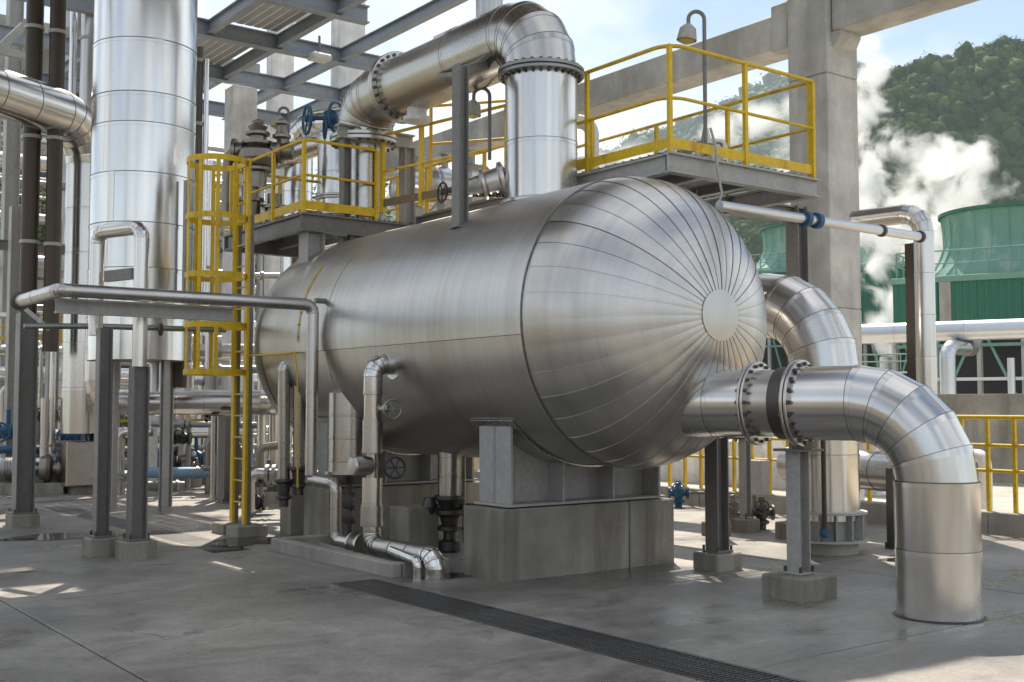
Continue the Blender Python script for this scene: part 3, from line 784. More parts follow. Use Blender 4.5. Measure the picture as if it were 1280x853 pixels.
# safety valve cluster on the left platform
sv = thing('relief_valve', 'tall bronze grey relief valve cluster above the left platform', 'valve', aD(322, 205, 16.2))
c = aD(322, 205, 16.2)
m = MB(); m.lathe(c - EZ * 0.35, EZ, [(0, .13), (.22, .13), (.24, .22), (.28, .22), (.30, .26), (.40, .31), (.52, .29), (.60, .18), (.62, .22), (.66, .22), (.68, .13), (.74, .12), (.76, .17), (.80, .17), (.82, .11), (.88, .14), (.92, .08), (.96, .09), (.99, .03)], 24); m.build('valve_body', 'bronze_iron', sv)
m = MB(); m.lathe(c + EZ * .18 - rt * .2, -rt, [(0, .13), (.1, .13), (.1, .18), (.15, .18), (.15, .12)], 20); m.lathe(c + EZ * .18 + rt * .2, rt, [(0, .13), (.1, .13), (.1, .18), (.15, .18), (.15, .12), (.3, .12)], 20); m.build('side_flange', 'bronze_iron', sv)
m = MB(); m.lathe(c + rt * .34 + EZ * .1, EZ, [(0, .07), (.25, .07), (.27, .13), (.31, .13), (.33, .09), (.45, .06), (.47, .1), (.5, .1), (.55, .02)], 18); m.build('pilot_valve', 'bronze_iron', sv)
m = MB(); m.tube([c - rt * .34 + EZ * .18, c - rt * .42 + EZ * .1, c - rt * .44 - EZ * .3, c - rt * .44 - EZ * .75], .07, 12); m.build('outlet_bend', 'bronze_iron', sv)
for i, (dx, dz, rr) in enumerate(((-.1, -.6, .15), (.25, -.7, .13))):
    m = MB(); p = c + rt * dx + EZ * dz - EZ * .4; m.lathe(p, EZ, [(0, rr), (.1, rr), (.1, rr + .06), (.15, rr + .06), (.15, rr), (.45, rr), (.45, rr + .05), (.5, rr + .05), (.5, rr * .8), (.66, rr * .8)], 20); m.build('spool_piece', 'bronze_iron', sv)

# small gate valve under the upright pipe
gv = thing('gate_valve', 'small steel gate valve with black handwheel at the foot of the fat upright pipe', 'valve', (7.15, 9.6, 3.95))
c = aD(612, 232, 12.05)
m = MB(); m.lathe(c + EZ * .03, rt + EZ * .25, [(-.26, .09), (-.10, .11), (-.08, .17), (-.05, .17), (-.03, .13), (.10, .14), (.12, .19), (.16, .19), (.18, .13), (.24, .12)], 24); m.build('valve_body', 'stainless', gv)
handwheel(gv, aD(553, 241, 12.0), -rt - f2 * 0.6, 0.105, 'black_iron', 5, 0.05)
m = MB(); m.cyl(aD(553, 241, 12.0), c - rt * .25 - EZ * .02, 0.03, n=10); m.build('stem', 'dark_iron', gv)
m = MB()
for k in range(5): m.lathe(c - EZ * .13 + rt * (k * .07 - .15), EZ, [(0, .03), (.06, .04), (.1, .02)], 10)
m.build('fittings', 'dark_iron', gv)

for (px, yv, D, rr, ln, lab) in ((520, 238, 24, .42, .8, 'grey drum shaped vessel seen behind the walkway rail, left one'), (556, 232, 23, .36, .7, 'dark grey drum shaped vessel seen behind the walkway rail, right one'), (590, 222, 25, .3, .6, 'small pale drum half hidden by the post beside the fat upright pipe')):
    t = thing('small_drum', lab, 'tank', aD(px, yv, D)); c = aD(px, yv, D)
    m = MB(); m.lathe(c - EX * ln / 2, EX, [(-.16, .02), (-.12, rr * .6), (0, rr), (ln, rr), (ln + .12, rr * .6), (ln + .16, .02)], 28); m.build('shell', 'cladding_dull', t)
    for f in (.1, .9): band(t, c + EX * ln * (f - .5), EX, rr, .06, .012, 'galvanised')
    m = MB(); m.cyl(c + EZ * (rr - .02), c + EZ * (rr + .3), .07, n=12); m.lathe(c + EZ * (rr + .25), EZ, [(0, .07), (0, .13), (.04, .13), (.04, .02)], 14); m.build('nozzle', 'galvanised', t)
    m = MB(); m.bar(c - EZ * rr * .9, Vector((c.x, c.y, -.2)), .3, .2); m.build('support', 'steel_pale', t)
# lamps
def lamp(px, top, base, D, bell, label, h=None, side=-1):
    root = thing('gooseneck_lamp', label, 'lamp', aD(px, base, D), 'gooseneck lamps')
    p = aD(px, base, D); zt = aD(px, top, D).z; wv = (px - bell) / F * D * 1.0
    rr = abs(wv) / 2; P_ = [p, Vector((p.x, p.y, zt - rr))]
    s_ = -rt if wv > 0 else rt
    for i in range(1, 11):
        a = math.pi * i / 10; P_.append(Vector((p.x, p.y, zt - rr)) + s_ * (rr - rr * math.cos(a)) + EZ * (rr * math.sin(a)))
    e = P_[-1]; P_.append(e - EZ * 0.06)
    m = MB(); m.tube(P_, 0.021, 10); m.build('pole', 'steel_grey', root)
    m = MB(); t = e - EZ * 0.05
    m.lathe(t, -EZ - s_ * 0.0 + s_ * 0.12, [(0, .03), (.02, .055), (.05, .085), (.17, .105), (.175, .098), (.15, .08), (.13, .01)], 24); m.build('shade', 'lamp_shade', root)
    m = MB(); m.lathe(t - EZ * 0.10 + s_ * .012, -EZ + s_ * 0.12, [(0, .03), (.03, .075), (.075, .082), (.10, .05), (.108, .01)], 20); m.build('globe', 'lamp_glass', root)
    return root
lamp(882, 11, 195, 11.6, 862, 'gooseneck lamp on a tall pole over the near railed platform')
lamp(612, 109, 200, 12.9, 592, 'gooseneck lamp beside the fat upright pipe above the drum walkway')
lamp(360, 134, 190, 17, 348, 'gooseneck lamp on the left platform before a white concrete column')

# pipework on the near platform
mp_ = thing('pipe_manifold', 'small steel pipe manifold on the near platform behind its toe board', 'pipe manifold', aD(870, 195, 12.3))
c = aD(880, 178, 12.3)
plain_pipe(mp_, [c - rt * .12 - EZ * .22, c - rt * .12 + EZ * .02, c + rt * .22 + EZ * .0, c + rt * .22 - EZ * .25], 0.035, 0.06, 'stainless', 'pipe_run')
m = MB(); m.lathe(c - rt * .30 - EZ * .08, rt, [(0, .05), (.05, .09), (.08, .09), (.1, .06), (.2, .05)], 14); m.lathe(c + rt * .02 - EZ * .15, EZ, [(0, .06), (.1, .06), (.12, .09), (.2, .05), (.3, .03)], 14); m.build('valve_body', 'stainless', mp_)
cd_ = thing('hanging_cord', 'thin grey cord hanging down the front of the near platform', 'cord', (9.1, 7.75, 4.2))
m = MB(); m.tube([aY(888, 160, 7.70), aY(895, 185, 7.68), aY(897, 215, 7.68), aY(902, 240, 7.70), aY(897, 262, 7.72)], .013, 8); m.build('cord_run', 'steel_pale', cd_)
yb_ = thing('bent_pipe', 'pale bent pipe end behind the platform rail by the upright pipe', 'pipe', aD(737, 190, 14.5))
plain_pipe(yb_, [aD(740, 212, 14.5), aD(740, 155, 14.5), aD(722, 152, 14.5)], 0.09, 0.16, 'white_paint', 'pipe_run', 16)

# ------------------------------------------------------------------ side drain pipe with handwheels
dp = thing('drain_pipe', 'silver lagged drop pipe with two handwheels down the side of the drum', 'pipe', (5.87, 10.1, 0))
dX, dY = 5.84, 10.1
clad_pipe(dp, [(6.20, dY - 0.02, 2.03), (dX, dY, 2.03), (dX, dY, 1.72)], 0.098, 0.125, seg=0.3, narc=4, n=28)
clad_pipe(dp, [(dX, dY, 1.72), (dX, dY, 1.46)], 0.092, 0.12, seg=0.26, n=28)
clad_pipe(dp, [(dX, dY, 1.46), (dX, dY, 1.13)], 0.105, 0.12, seg=0.33, n=28, mat='cladding_dull')
clad_pipe(dp, [(dX, dY, 1.13), (dX, dY, 0.88)], 0.055, 0.1, seg=0.3, n=20, mat='stainless')
clad_pipe(dp, [(dX, dY, 0.88), (dX, dY, 0.60)], 0.105, 0.12, seg=0.28, n=28)
clad_pipe(dp, [(dX, dY, 0.60), (dX, dY, 0.40)], 0.118, 0.12, seg=0.28, n=28, mat='cladding_dull')
clad_pipe(dp, [(dX, dY, 0.40), (dX, dY, 0.20), (dX, 9.06, 0.20)], 0.092, 0.14, seg=0.3, narc=4, n=28, mat='stainless')
m = MB(); m.lathe((6.06, dY - 0.02, 2.03), EX, [(0, .10), (0, .155), (0.03, .155), (0.03, .1)], 28); m.build('collar', 'cladding_dull', dp)
vv = MB(); vv.lathe((dX, dY, 1.0), -EX, [(-.05, .05), (.02, .05), (.03, .095), (.22, .10), (.24, .085), (.245, .02)], 24); v1 = vv.build('valve', 'cladding_dull', dp)
handwheel(v1, (dX + 0.10, dY - 0.27, 0.985), (-0.25, -1, 0), 0.105, 'black_iron', 6, 0.27)
vv = MB(); vv.lathe((dX + 0.06, dY - 0.06, 1.57), (0.3, -1, 0), [(0, .04), (.06, .04), (.07, .06), (.1, .03)], 16); v2 = vv.build('valve', 'stainless', dp)
handwheel(v2, (dX + 0.10, dY - 0.22, 1.57), (-0.1, -1, 0), 0.095, 'galvanised', 6, 0.14)
clad_pipe(dp, [(dX, 9.06, 0.20), (dX, 8.94, 0.20), (dX, 8.94, -0.002)], 0.100, 0.10, seg=0.2, narc=3, n=28, mat='cladding_bright')
sp_ = thing('drain_pipe', 'thin silver drain pipe beside the foot of the handwheel drop pipe', 'pipe', (5.72, 9.05, 0))
clad_pipe(sp_, [(5.70, 9.5, 0.22), (5.70, 9.02, 0.17), (5.70, 9.02, -0.002)], 0.042, 0.06, seg=0.2, narc=3, n=18, mat='cladding_bright')

kb = thing('kerb', 'low concrete kerb boxing in the sump beneath the drum', 'kerb', (5.6, 10.5, 0))
for (x0, x1, y0, y1) in ((5.56, 5.68, 9.25, 10.86), (5.56, 5.68, 10.868, 11.86), (5.69, 6.22, 9.25, 9.37), (5.69, 6.5, 11.74, 11.86)):
    m = MB(); m.box(((x0 + x1) / 2, (y0 + y1) / 2, 0.055), (x1 - x0, y1 - y0, 0.15), 0.012); m.build('kerb_block', 'concrete_pale', kb)
pn = thing('drip_tray', 'dark steel tray lying inside the kerbed sump', 'tray', (5.9, 9.9, 0))
m = MB(); m.box((5.95, 9.75, 0.03), (0.30, 0.5, 0.05), 0.008); m.build('tray_body', 'galvanised', pn)
m = MB(); m.bar((5.83, 9.6, 0.07), (5.83, 11.2, 0.11), 0.03, 0.02); m.build('lath', 'steel_pale', pn)

# under the drum
un = thing('drum_drain', 'silver funnel shaped outlet under the middle of the drum with thin valve line below', 'pipe', (6.75, 11.6, 0))
ux, uy = 6.32, 11.45
clad_pipe(un, [(ux, uy, 1.75), (ux, uy, 0.98)], 0.24, 0.3, seg=0.28, n=32, mat='cladding_dull')
m = MB(); m.lathe((ux, uy, 0.72), EZ, [(0, .06), (.02, .15), (.1, .24), (.12, .29), (.15, .29), (.15, .24), (.26, .24)], 32); m.build('cone', 'stainless', un)
m = MB(); m.cyl((ux, uy, .05), (ux, uy, .72), .035, n=12)
for z in (.6, .45, .3): m.lathe((ux, uy, z), EZ, [(-.02, .04), (-.02, .08), (.02, .08), (.02, .04)], 14)
m.build('valve_line', 'dark_iron', un)
m = MB()
for z in (.53, .37): m.lathe((ux - .02, uy, z), (-.6, -.8, 0), [(0, .05), (.08, .05), (.09, .08), (.12, .08), (.13, .02)], 12)
m.build('valve_body', 'dark_iron', un)
u2 = thing('sump_pipe', 'silver pipe elbow dropping into the kerbed sump by the concrete post', 'pipe', (6.0, 11.3, 0))
clad_pipe(u2, [(5.88, 11.5, 0.79), (5.94, 11.05, 0.76), (5.94, 11.05, 0.16), (5.94, 10.6, 0.16)], 0.062, 0.09, seg=0.3, narc=4, n=24, mat='stainless')
m = MB(); m.lathe((5.94, 10.62, .16), -EY, [(0, .09), (0, .13), (.03, .13), (.03, .09), (.2, .10), (.2, .14), (.23, .14), (.23, .06)], 24); vb2 = m.build('valve', 'stainless', u2)
handwheel(vb2, (6.06, 10.42, .2), (0, -1, 0), 0.09, 'dark_iron', 5, 0.06)
u3 = thing('drum_outlet', 'silver lagged outlet pipe with dark valves between the two plinths', 'pipe', (7.2, 10.9, 0))
c = gp(562, 690); ux, uy = c.x, c.y
clad_pipe(u3, [(ux, uy, 1.25), (ux, uy, 0.62)], 0.135, 0.2, seg=0.22, n=28, mat='cladding_dull')
m = MB(); m.lathe((ux, uy, 0.02), EZ, [(0, .12), (.1, .12), (.12, .07), (.2, .07), (.22, .14), (.26, .14), (.28, .09), (.36, .11), (.4, .16), (.44, .16), (.46, .1), (.52, .13), (.56, .17), (.6, .17)], 24); m.build('valve', 'dark_iron', u3)
m = MB(); m.cyl((ux - .25, uy + .1, .5), (ux + .45, uy - .2, .5), .03, n=10); m.lathe((ux - .2, uy + .1, .5), EZ, [(-.1, .05), (0, .09), (.1, .05)], 12); m.build('side_line', 'dark_iron', u3)
m = MB(); m.cyl((ux + .12, uy - .1, .1), (ux + .12, uy - .1, 1.2), .02, n=8); m.build('sensing_tube', 'stainless', u3)

cp = thing('concrete_post', 'square concrete post at the corner of the sump kerb', 'post', (6.3, 12.0, 0))
p = gp(375, 668)
m = MB(); m.box((p.x, p.y + 0.12, 0.32), (0.3, 0.3, 0.66), 0.012); m.build('post_body', 'concrete', cp)

# nozzles on the far side of the shell with lagged drops
for (px, y0, y1, lab) in ((355, 452, 600, 'slim silver drop pipe with capped nozzle at the far end of the drum'), (374, 460, 585, 'slim silver drop pipe just left of the portal downpipe')):
    t = thing('drop_pipe', lab, 'pipe', aD(px, y1, 13.5)); D = 13.6
    a = aD(px, y0, D); e = aD(px, y1, D)
    clad_pipe(t, [(a.x + .3, a.y, a.z), (a.x, a.y, a.z), (e.x, e.y, e.z)], 0.075, 0.1, seg=0.4, narc=3, n=20, mat='cladding_dull')
    m = MB(); m.lathe((e.x, e.y, e.z - .32), EZ, [(0, .06), (.08, .06), (.1, .1), (.13, .1), (.15, .07), (.28, .09), (.3, .12), (.33, .12)], 16); m.build('valve', 'dark_iron', t)
yl = thing('tracer_line', 'thin yellow stained tracer tube running along the shell to the ladder', 'tube', aD(372, 445, 13))
m = MB(); m.tube([aX(306, 445, 5.93), aX(345, 443, 5.93), aX(366, 441, 5.93)], .012, 8); m.tube([aX(368, 441, 5.93), aX(372, 470, 5.9), aX(372, 610, 5.9)], .011, 8); m.build('tube_run', 'yellow', yl)
yd = thing('tracer_line', 'yellow chain-like tracer tube hanging over the shoulder of the drum', 'tube', (6.5, 12, 3.4))
m = MB()
P_ = [(VX + 1.375 * math.cos(a), 12.05, VZ + 1.375 * math.sin(a)) for a in [R(140) + R(42) * i / 14 for i in range(15)]]
m.tube(P_, .006, 8)
for p in P_[1::2]: m.lathe(Vector(p) - EZ * .015, EZ, [(0, .006), (.015, .014), (.03, .006)], 8)
m.build('tube_run', 'yellow', yd)

# ------------------------------------------------------------------ portal pipe at the left
pr_ = thing('portal_pipe', 'slim grey pipe crossing in front of the ladder and dropping before the drum', 'pipe', (5.87, 11.5, 0))
PYY, PZ2 = 11.5, 2.735
clad_pipe(pr_, [(3.13, 13.1, PZ2), (3.13, PYY, PZ2), (5.87, PYY, PZ2), (5.87, PYY, 0.84)], 0.068, 0.10, seg=0.95, narc=4, n=24, mat='cladding_dull')
m = MB(); m.cyl((5.9, PYY, PZ2 + .05), (6.06, PYY, PZ2 + .05), .03, n=10); m.build('stub', 'steel_grey', pr_)
flange(pr_, (3.13, 13.0, PZ2), EY, .05, .1, .02, 0, 'dark_iron')
bm_ = thing('portal_beam', 'grey channel beam just under the slim portal pipe', 'beam', (4.1, 11.66, 2.6))
m = MB(); m.ibeam((3.16, 11.74, 2.60), (5.02, 11.74, 2.60), 0.15, 0.09); m.build('beam_body', 'steel_pale', bm_)
# twin posts with the hooped pipe
pA = h_post('pipe_post', 'left of the twin grey posts under the hooped pipe', 'support post', 3.90, 12.55, 0, 2.45, 0.14, 'steel_grey', (0.30, 0.30, 0.19), 'posts on small footings at the left')
pB = h_post('pipe_post', 'right of the twin grey posts under the hooped pipe', 'support post', 4.12, 12.06, 0, 2.02, 0.17, 'steel_grey', (0.34, 0.34, 0.19), 'posts on small footings at the left')
pC = h_post('pipe_post', 'lone grey post on a footing near the left end of the portal pipe', 'support post', *gp(28, 657).xy, 0, 2.86, 0.24, 'steel_grey', (0.36, 0.36, 0.16), 'posts on small footings at the left')
m = MB(); m.bar(aD(30, 385, 14.5), aD(62, 412, 14.5), .03, .05); m.build('gusset', 'steel_pale', pC)
hp = thing('hooped_pipe', 'silver pipe bent in an upside-down U on the twin grey posts', 'pipe', (4.12, 12.06, 2))
clad_pipe(hp, [(4.12, 12.06, 2.02), (4.12, 12.06, 3.52), (3.86, 12.74, 3.52), (3.86, 12.74, 2.38)], 0.078, 0.13, seg=0.55, narc=4, n=24, mat='cladding')
m = MB(); m.bar((4.06, 12.14, 3.02), (3.92, 12.6, 3.02), .05, .12); m.build('tie_bar', 'steel_grey', hp)
sp2 = thing('cross_pipe', 'thin grey cross pipe below the portal pipe', 'pipe', aD(110, 410, 13))
m = MB(); m.tube([aD(30, 408, 13.2), aD(120, 408, 13.6), aD(282, 413, 14.6)], .035, 12); m.build('pipe_run', 'galvanised', sp2)
m = MB(); m.lathe(aD(200, 412, 14), rt, [(0, .04), (0, .08), (.02, .08), (.02, .04)], 12); m.build('flange', 'dark_iron', sp2)

# ------------------------------------------------------------------ posts on the right
h_post('pipe_post', 'dark H post on a footing under the corner of the drum end', 'support post', 8.43, 7.82, 0, 1.36, 0.165, 'steel_grey', (0.36, 0.34, 0.165), 'posts on footings right of the drum')
p2_ = h_post('pipe_post', 'grey H post on a wide footing under the bolted flanges', 'support post', 7.75, 6.27, 0, 1.22, 0.14, 'steel_pale', (0.46, 0.44, 0.19), 'posts on footings right of the drum')
m = MB(); m.box((7.74, 6.25, 1.232), (0.32, 0.28, 0.022), 0.003); m.build('top_plate', 'steel_grey', p2_)
m = MB(); m.box((7.66, 6.15, 1.275), (0.12, 0.12, 0.07), 0.004); m.build('shoe', 'dark_iron', p2_)
c = gp(932, 665)
p3_ = h_post('pipe_post', 'slim grey post on a small footing seen under the bolted pipe', 'support post', c.x, c.y, 0, 1.18, 0.11, 'steel_pale', (0.27, 0.27, 0.17), 'posts on footings right of the drum')
m = MB(); m.cyl(Vector((c.x, c.y, 1.23)) - rt * .2, Vector((c.x, c.y, 1.23)) + rt * .18, .05, n=14)
for k in (-.12, .1, .17): m.lathe(Vector((c.x, c.y, 1.23)) + rt * k, rt, [(0, .05), (0, .085), (.02, .085), (.02, .05)], 16)
m.build('cross_pipe', 'dark_iron', p3_)
c = gp(905, 676)
h_post('pipe_post', 'slim post on a footing half hidden behind the dark H post', 'support post', c.x + .35, c.y + .45, 0, 1.3, 0.11, 'steel_grey', (0.27, 0.27, 0.17), 'posts on footings right of the drum')

# big cross pipe behind the riser
cpp = thing('cross_pipe', 'thick silver pipe lying level behind the riser pipe', 'pipe', (12.2, 8.2, 0.8))
a = aD(1060, 586, 14.6); e = aD(1128, 590, 13.7)
dv = (e - a); dv.z = 0
clad_pipe(cpp, [a - dv * 1.2, a + dv * 1.25], 0.245, 0.3, seg=0.55, n=32, mat='cladding_dull')
h_post('pipe_post', 'thin dark post standing behind the drop of the outlet pipe', 'support post', *gp(1116, 686).xy, 0, 0.9, 0.09, 'dark_iron', None)

# thin blue-silver line across with blue clamps, and the tall L pipe
tl = thing('water_line', 'slim blue silver pipe with bright blue clamps crossing before the column', 'pipe', aD(1015, 275, 12.6))
a = aX(899, 257, 8.9); e = aD(1158, 297, 13.2)
a = aD(896, 257, 11.0); zl = a.z
a = Vector((8.6, 7.45, 3.62)); 
P0 = aY(899, 257, 7.6); P1 = aY(1155, 297, 7.6)
plain_pipe(tl, [P0, P1], 0.052, .1, 'blue_silver', 'pipe_run', 18)
for px in (1007, 1021):
    c = aY(px, 274 + (px - 1007) * .15, 7.6); m = MB(); m.lathe(c, (P1 - P0), [(-.03, .05), (-.03, .085), (.03, .085), (.03, .05)], 20); m.build('clamp', 'blue_paint', tl)
for px in (1102, 1150):
    c = aY(px, 274 + (px - 1007) * .155, 7.6); m = MB(); m.lathe(c, (P1 - P0), [(-.02, .05), (-.02, .068), (.02, .068), (.02, .05)], 18); m.build('coupling', 'dark_iron', tl)
lp2 = thing('hook_pipe', 'tall silver lagged pipe hooking over beside the concrete column at the right', 'pipe', (13.0, 7.0, 0))
c = gp(1160, 640); D = 15.2
b0_ = aD(1160, 560, D); t0_ = aD(1160, 262, D); 
tt = aD(1068, 268, D + .9)
clad_pipe(lp2, [(b0_.x, b0_.y, 0), (b0_.x, b0_.y, t0_.z), (tt.x, tt.y, t0_.z)], 0.135, 0.28, seg=0.55, narc=4, n=28, mat='cladding')
h_post('pipe_post', 'tall thin steel post alongside the hooking pipe at the right', 'support post', *aD(1144, 500, D + .25).xy, 0, aD(1144, 300, D).z, 0.14, 'brown_steel', None)

# ------------------------------------------------------------------ kerb wall and yellow railing at the right
kw = thing('kerb_wall', 'long low concrete kerb along the edge of the floor under the yellow railing', 'kerb', (13.6, 12, 0))
y0 = -2.0
while y0 < 30:
    m = MB(); m.box((13.72, y0 + 1.25, 0.10), (0.24, 2.494, 0.32), 0.012); m.build('kerb_block', 'concrete_pale', kw); y0 += 2.5
yr = thing('guard_rail', 'yellow guard rail along the low kerb at the edge of the floor', 'railing', (13.72, 10, 0.26))
railing(yr, [(13.72, 0.5, 0.26), (13.72, 26, 0.26)], 1.2, 0.36, 0, mids=(0.43, 0.70), rr=0.026, post=0.045)
yw = thing('bent_pipe', 'small white bent vent pipe behind the yellow guard rail', 'pipe', (14.5, 8.5, 0))
c = aD(1232, 600, 16.0)
plain_pipe(yw, [(c.x, c.y, -.1), (c.x, c.y, 0.90), tuple(aD(1205, 588, 16.5))[:2] + (0.90,)], 0.09, 0.16, 'white_paint', 'pipe_run', 18)

# ------------------------------------------------------------------ concrete frame
fr_ = thing('concrete_column', 'tall square concrete column right of the near platform', 'column', (14.6, 11.2, 0))
cx0, cy0, cw = 14.2, 10.81, 0.76
for k, (za, zb) in enumerate(((-.2, 3.1), (3.106, 6.72), (6.728, 10.2))):
    m = MB(); m.box((cx0 + cw / 2, cy0 + cw / 2, (za + zb) / 2), (cw - .006 * (k == 1), cw - .006 * (k == 1), zb - za), 0.014); m.build('shaft', 'concrete_grey', fr_)
m = MB(); m.add([(cx0 + x, cy0 + y, z) for x in (.12, .62) for (y, z) in ((-.001, 7.365), (-.17, 7.365), (-.17, 7.30), (-.13, 7.24), (-.09, 7.17), (-.001, 7.12))],
      [(0, 1, 2, 3, 4, 5), (11, 10, 9, 8, 7, 6)] + [(i, 6 + i, 6 + (i + 1) % 6, (i + 1) % 6) for i in range(6)]); m.build('corbel', 'concrete_grey', fr_)
bm1 = thing('concrete_beam', 'long concrete roof beam running left from the tall column', 'beam', (14.6, 18, 7.8))
m = MB(); m.box((cx0 + .40, 19.2, 7.65), (0.62, 15.22, 0.56), 0.02); m.build('beam_body', 'concrete_grey', bm1)
m = MB(); m.box((cx0 + .40, cy0 + cw + .20, 7.70), (0.72, 0.36, 0.76), 0.03); m.build('haunch', 'concrete_grey', bm1)
bm2 = thing('concrete_beam', 'concrete roof beam running out of view right of the tall column', 'beam', (14.6, 6, 7.8))
m = MB(); m.box((cx0 + .40, 4.4, 7.80), (0.62, 12.78, 0.86), 0.02); m.build('beam_body', 'concrete_grey', bm2)
def white_col(px, D, w1, w2, ztop, label, mat='concrete_white'):
    p = aD(px, 100, D); root = thing('concrete_column', label, 'column', (p.x, p.y, 0), 'pale columns of the steel deck')
    m = MB(); m.box((p.x + w1 / 2, p.y + w2 / 2, ztop / 2), (w1, w2, ztop), 0.02); m.build('shaft', mat, root)
    return root
white_col(424, 30, 0.78, 0.5, 13.5, 'white concrete column left of the end of the vapour pipe')
white_col(340, 33, 0.70, 0.4, 14.5, 'slim white concrete column behind the gooseneck lamp of the left platform')
white_col(291, 28, 0.66, 0.5, 9.5, 'short white concrete column under the steel deck beams')
gc = aD(500, 200, 34)
# steel deck at top left
sdk = thing('steel_deck', 'blue grey steel deck frame overhead at the upper left', 'steel deck', (8, 24, 9.8))
DKZ = 9.9
def vb_(Y0, x0, x1, h=0.36, mat='steel_blue'):
    m = MB(); m.ibeam((x0, Y0, DKZ - h / 2), (x1, Y0, DKZ - h / 2), h, 0.22, .025, .016); m.build('main_beam', mat, sdk)
def ub_(X0, y0, y1, h=0.28, mat='steel_blue'):
    m = MB(); m.ibeam((X0, y0, DKZ - h / 2 - .02), (X0, y1, DKZ - h / 2 - .02), h, 0.16, .02, .014); m.build('joist', mat, sdk)
vb_(23.2, 5, 15.0); vb_(26.2, 5, 15.2); vb_(20.4, 5, 11.6); vb_(29.4, 5, 14.8)
for X0 in (9.3, 10.9, 12.5): ub_(X0, 17.5, 30.0)
for X0 in (7.7, 14.1): ub_(X0, 20.5, 30.0)
for i in range(7):
    m = MB(); x = 9.4 + 0.20 * i; m.box((x + .1, 25.0, DKZ + .03), (0.165, 2.6, 0.04)); m.build('deck_plank', 'steel_pale', sdk)
for i in range(7):
    m = MB(); x = 9.4 + 0.20 * i; m.box((x + .1, 21.7, DKZ + .03), (0.165, 2.6, 0.04)); m.build('deck_plank', 'steel_pale', sdk)
fl = thing('floodlight', 'white floodlight box hanging from the steel deck beams', 'lamp', aD(398, 72, 26))
c = aD(399, 72, 26); m = MB(); m.box(c, (0.5, 0.4, 0.16), 0.05); m.build('housing', 'white_paint', fl)
m = MB(); m.cyl(c + EZ * .05, c + EZ * .5, .03, n=8); m.build('hanger', 'steel_grey', fl)
f2_ = thing('duct_box', 'white sheet metal box on top of the steel deck beams', 'duct', aD(373, 0, 27))
c = aD(372, 0, 27); m = MB(); m.box(c, (0.9, 0.7, 0.9), 0.06); m.build('housing', 'white_paint', f2_)
m = MB(); m.box(c - rt * .62 - EZ * .3, (0.4, 0.4, .5), 0.05); m.build('hood', 'white_paint', f2_)

# unseen roof added overhead, its gaps and edges shaped to shade the floor
rdk = thing('shade_roof', 'added roof out of view that shades the work floor', 'roof', (0, 15, 10.2))
def shade_panel(x0, x1, y0, y1):
    m = MB(); m.box(((x0 + x1) / 2, (y0 + y1) / 2, 10.25), (x1 - x0, y1 - y0 - .006, 0.12)); m.build('shade_panel', 'steel_grey', rdk)
for (x0, x1, y0, y1) in ((2.6, 9.4, 9.2, 10.4), (2.6, 8.2, 10.4, 10.62), (8.75, 9.4, 10.4, 10.62), (2.6, 9.4, 10.62, 12.2), (2.6, 9.4, 12.2, 13.8), (2.6, 9.4, 13.8, 15.4), (2.6, 9.4, 15.4, 16.42),
                         (2.6, 4.6, 16.42, 17.2), (7.85, 9.4, 16.42, 17.2), (2.6, 9.4, 17.2, 18.15), (2.6, 5.0, 18.15, 18.45), (7.85, 9.4, 18.15, 18.45), (2.6, 9.4, 18.45, 18.95), (2.6, 5.5, 18.95, 19.2), (7.85, 9.4, 18.95, 19.2), (2.6, 9.4, 19.2, 20.8)):
    shade_panel(x0, x1, y0, y1)  # openings left between panels throw sun patches on the floor
k = 14
for i in range(k):                                                 # added overhang, its edge bowed to curve the shadow on the floor
    x0 = 9.4 + 5.4 * i / k; x1 = x0 + 5.4 / k - .006; f = (i + .5) / k
    shade_panel(x0, x1, 10.72 + 0.28 * math.sin(f * math.pi * 1.0) * -1 + 0.2 * f, 13.6)
for (x, y) in ((-3.4, 3), (-3.4, 11), (-3.4, 19)):  # unseen columns added to give bands in the metal reflections
    m = MB(); m.box((x, y, 5.05), (.6, .6, 10.2), .02); m.build('reflection_column', 'concrete_pale', rdk)
for k in range(9):  # unseen low walls added as a dark band in the reflections
    m = MB(); m.box((-8.2, -12 + 4 * k, 1.4), (.3, 3.98, 3.2), .02); m.build('reflection_wall_panel', 'wall_render', rdk)
for k in range(5):
    m = MB(); m.box((-6 + 4 * k, -13.5, 1.4), (3.98, .3, 3.2), .02); m.build('reflection_wall_panel', 'wall_render', rdk)
for y in (3, 11, 19):
    m = MB(); m.box((-.2, y, 9.99), (6.9, .4, .38)) ; m.build('shade_roof_beam', 'concrete_pale', rdk)

# ------------------------------------------------------------------ columns and pipes of the left background
def upright(px, D, w, y0, y1, label, mat, rr=None, cat='pipe', name='stack_pipe', bands=()):
    root = thing(name, label, cat, (*aD(px, 500, D).xy, 0))
    p = aD(px, 300, D); zt = aD(px, y0, D).z; zb = max(-0.01, aD(px, y1, D).z)
    r_ = w / 2 / F * D
    m = MB(); m.cyl((p.x, p.y, zb), (p.x, p.y, zt), r_, n=28); m.build('pipe_run', mat, root)
    for by in bands: band(root, (p.x, p.y, aD(px, by, D).z), EZ, r_, 0.06, 0.02, 'steel_pale', 'clamp')
    return root
tw = thing('tower', 'broad silver clad tower at the left rising out of view', 'tower', (*aD(178, 450, 18).xy, 0))
tc_ = aD(177.5, 300, 18); tx, ty = tc_.x, tc_.y; trd = 62.5 / F * 18
zc_ = [aD(178, yv, 18).z for yv in (452, 400, 342, 287, 226, 165, 128, 62, -20, -90)]
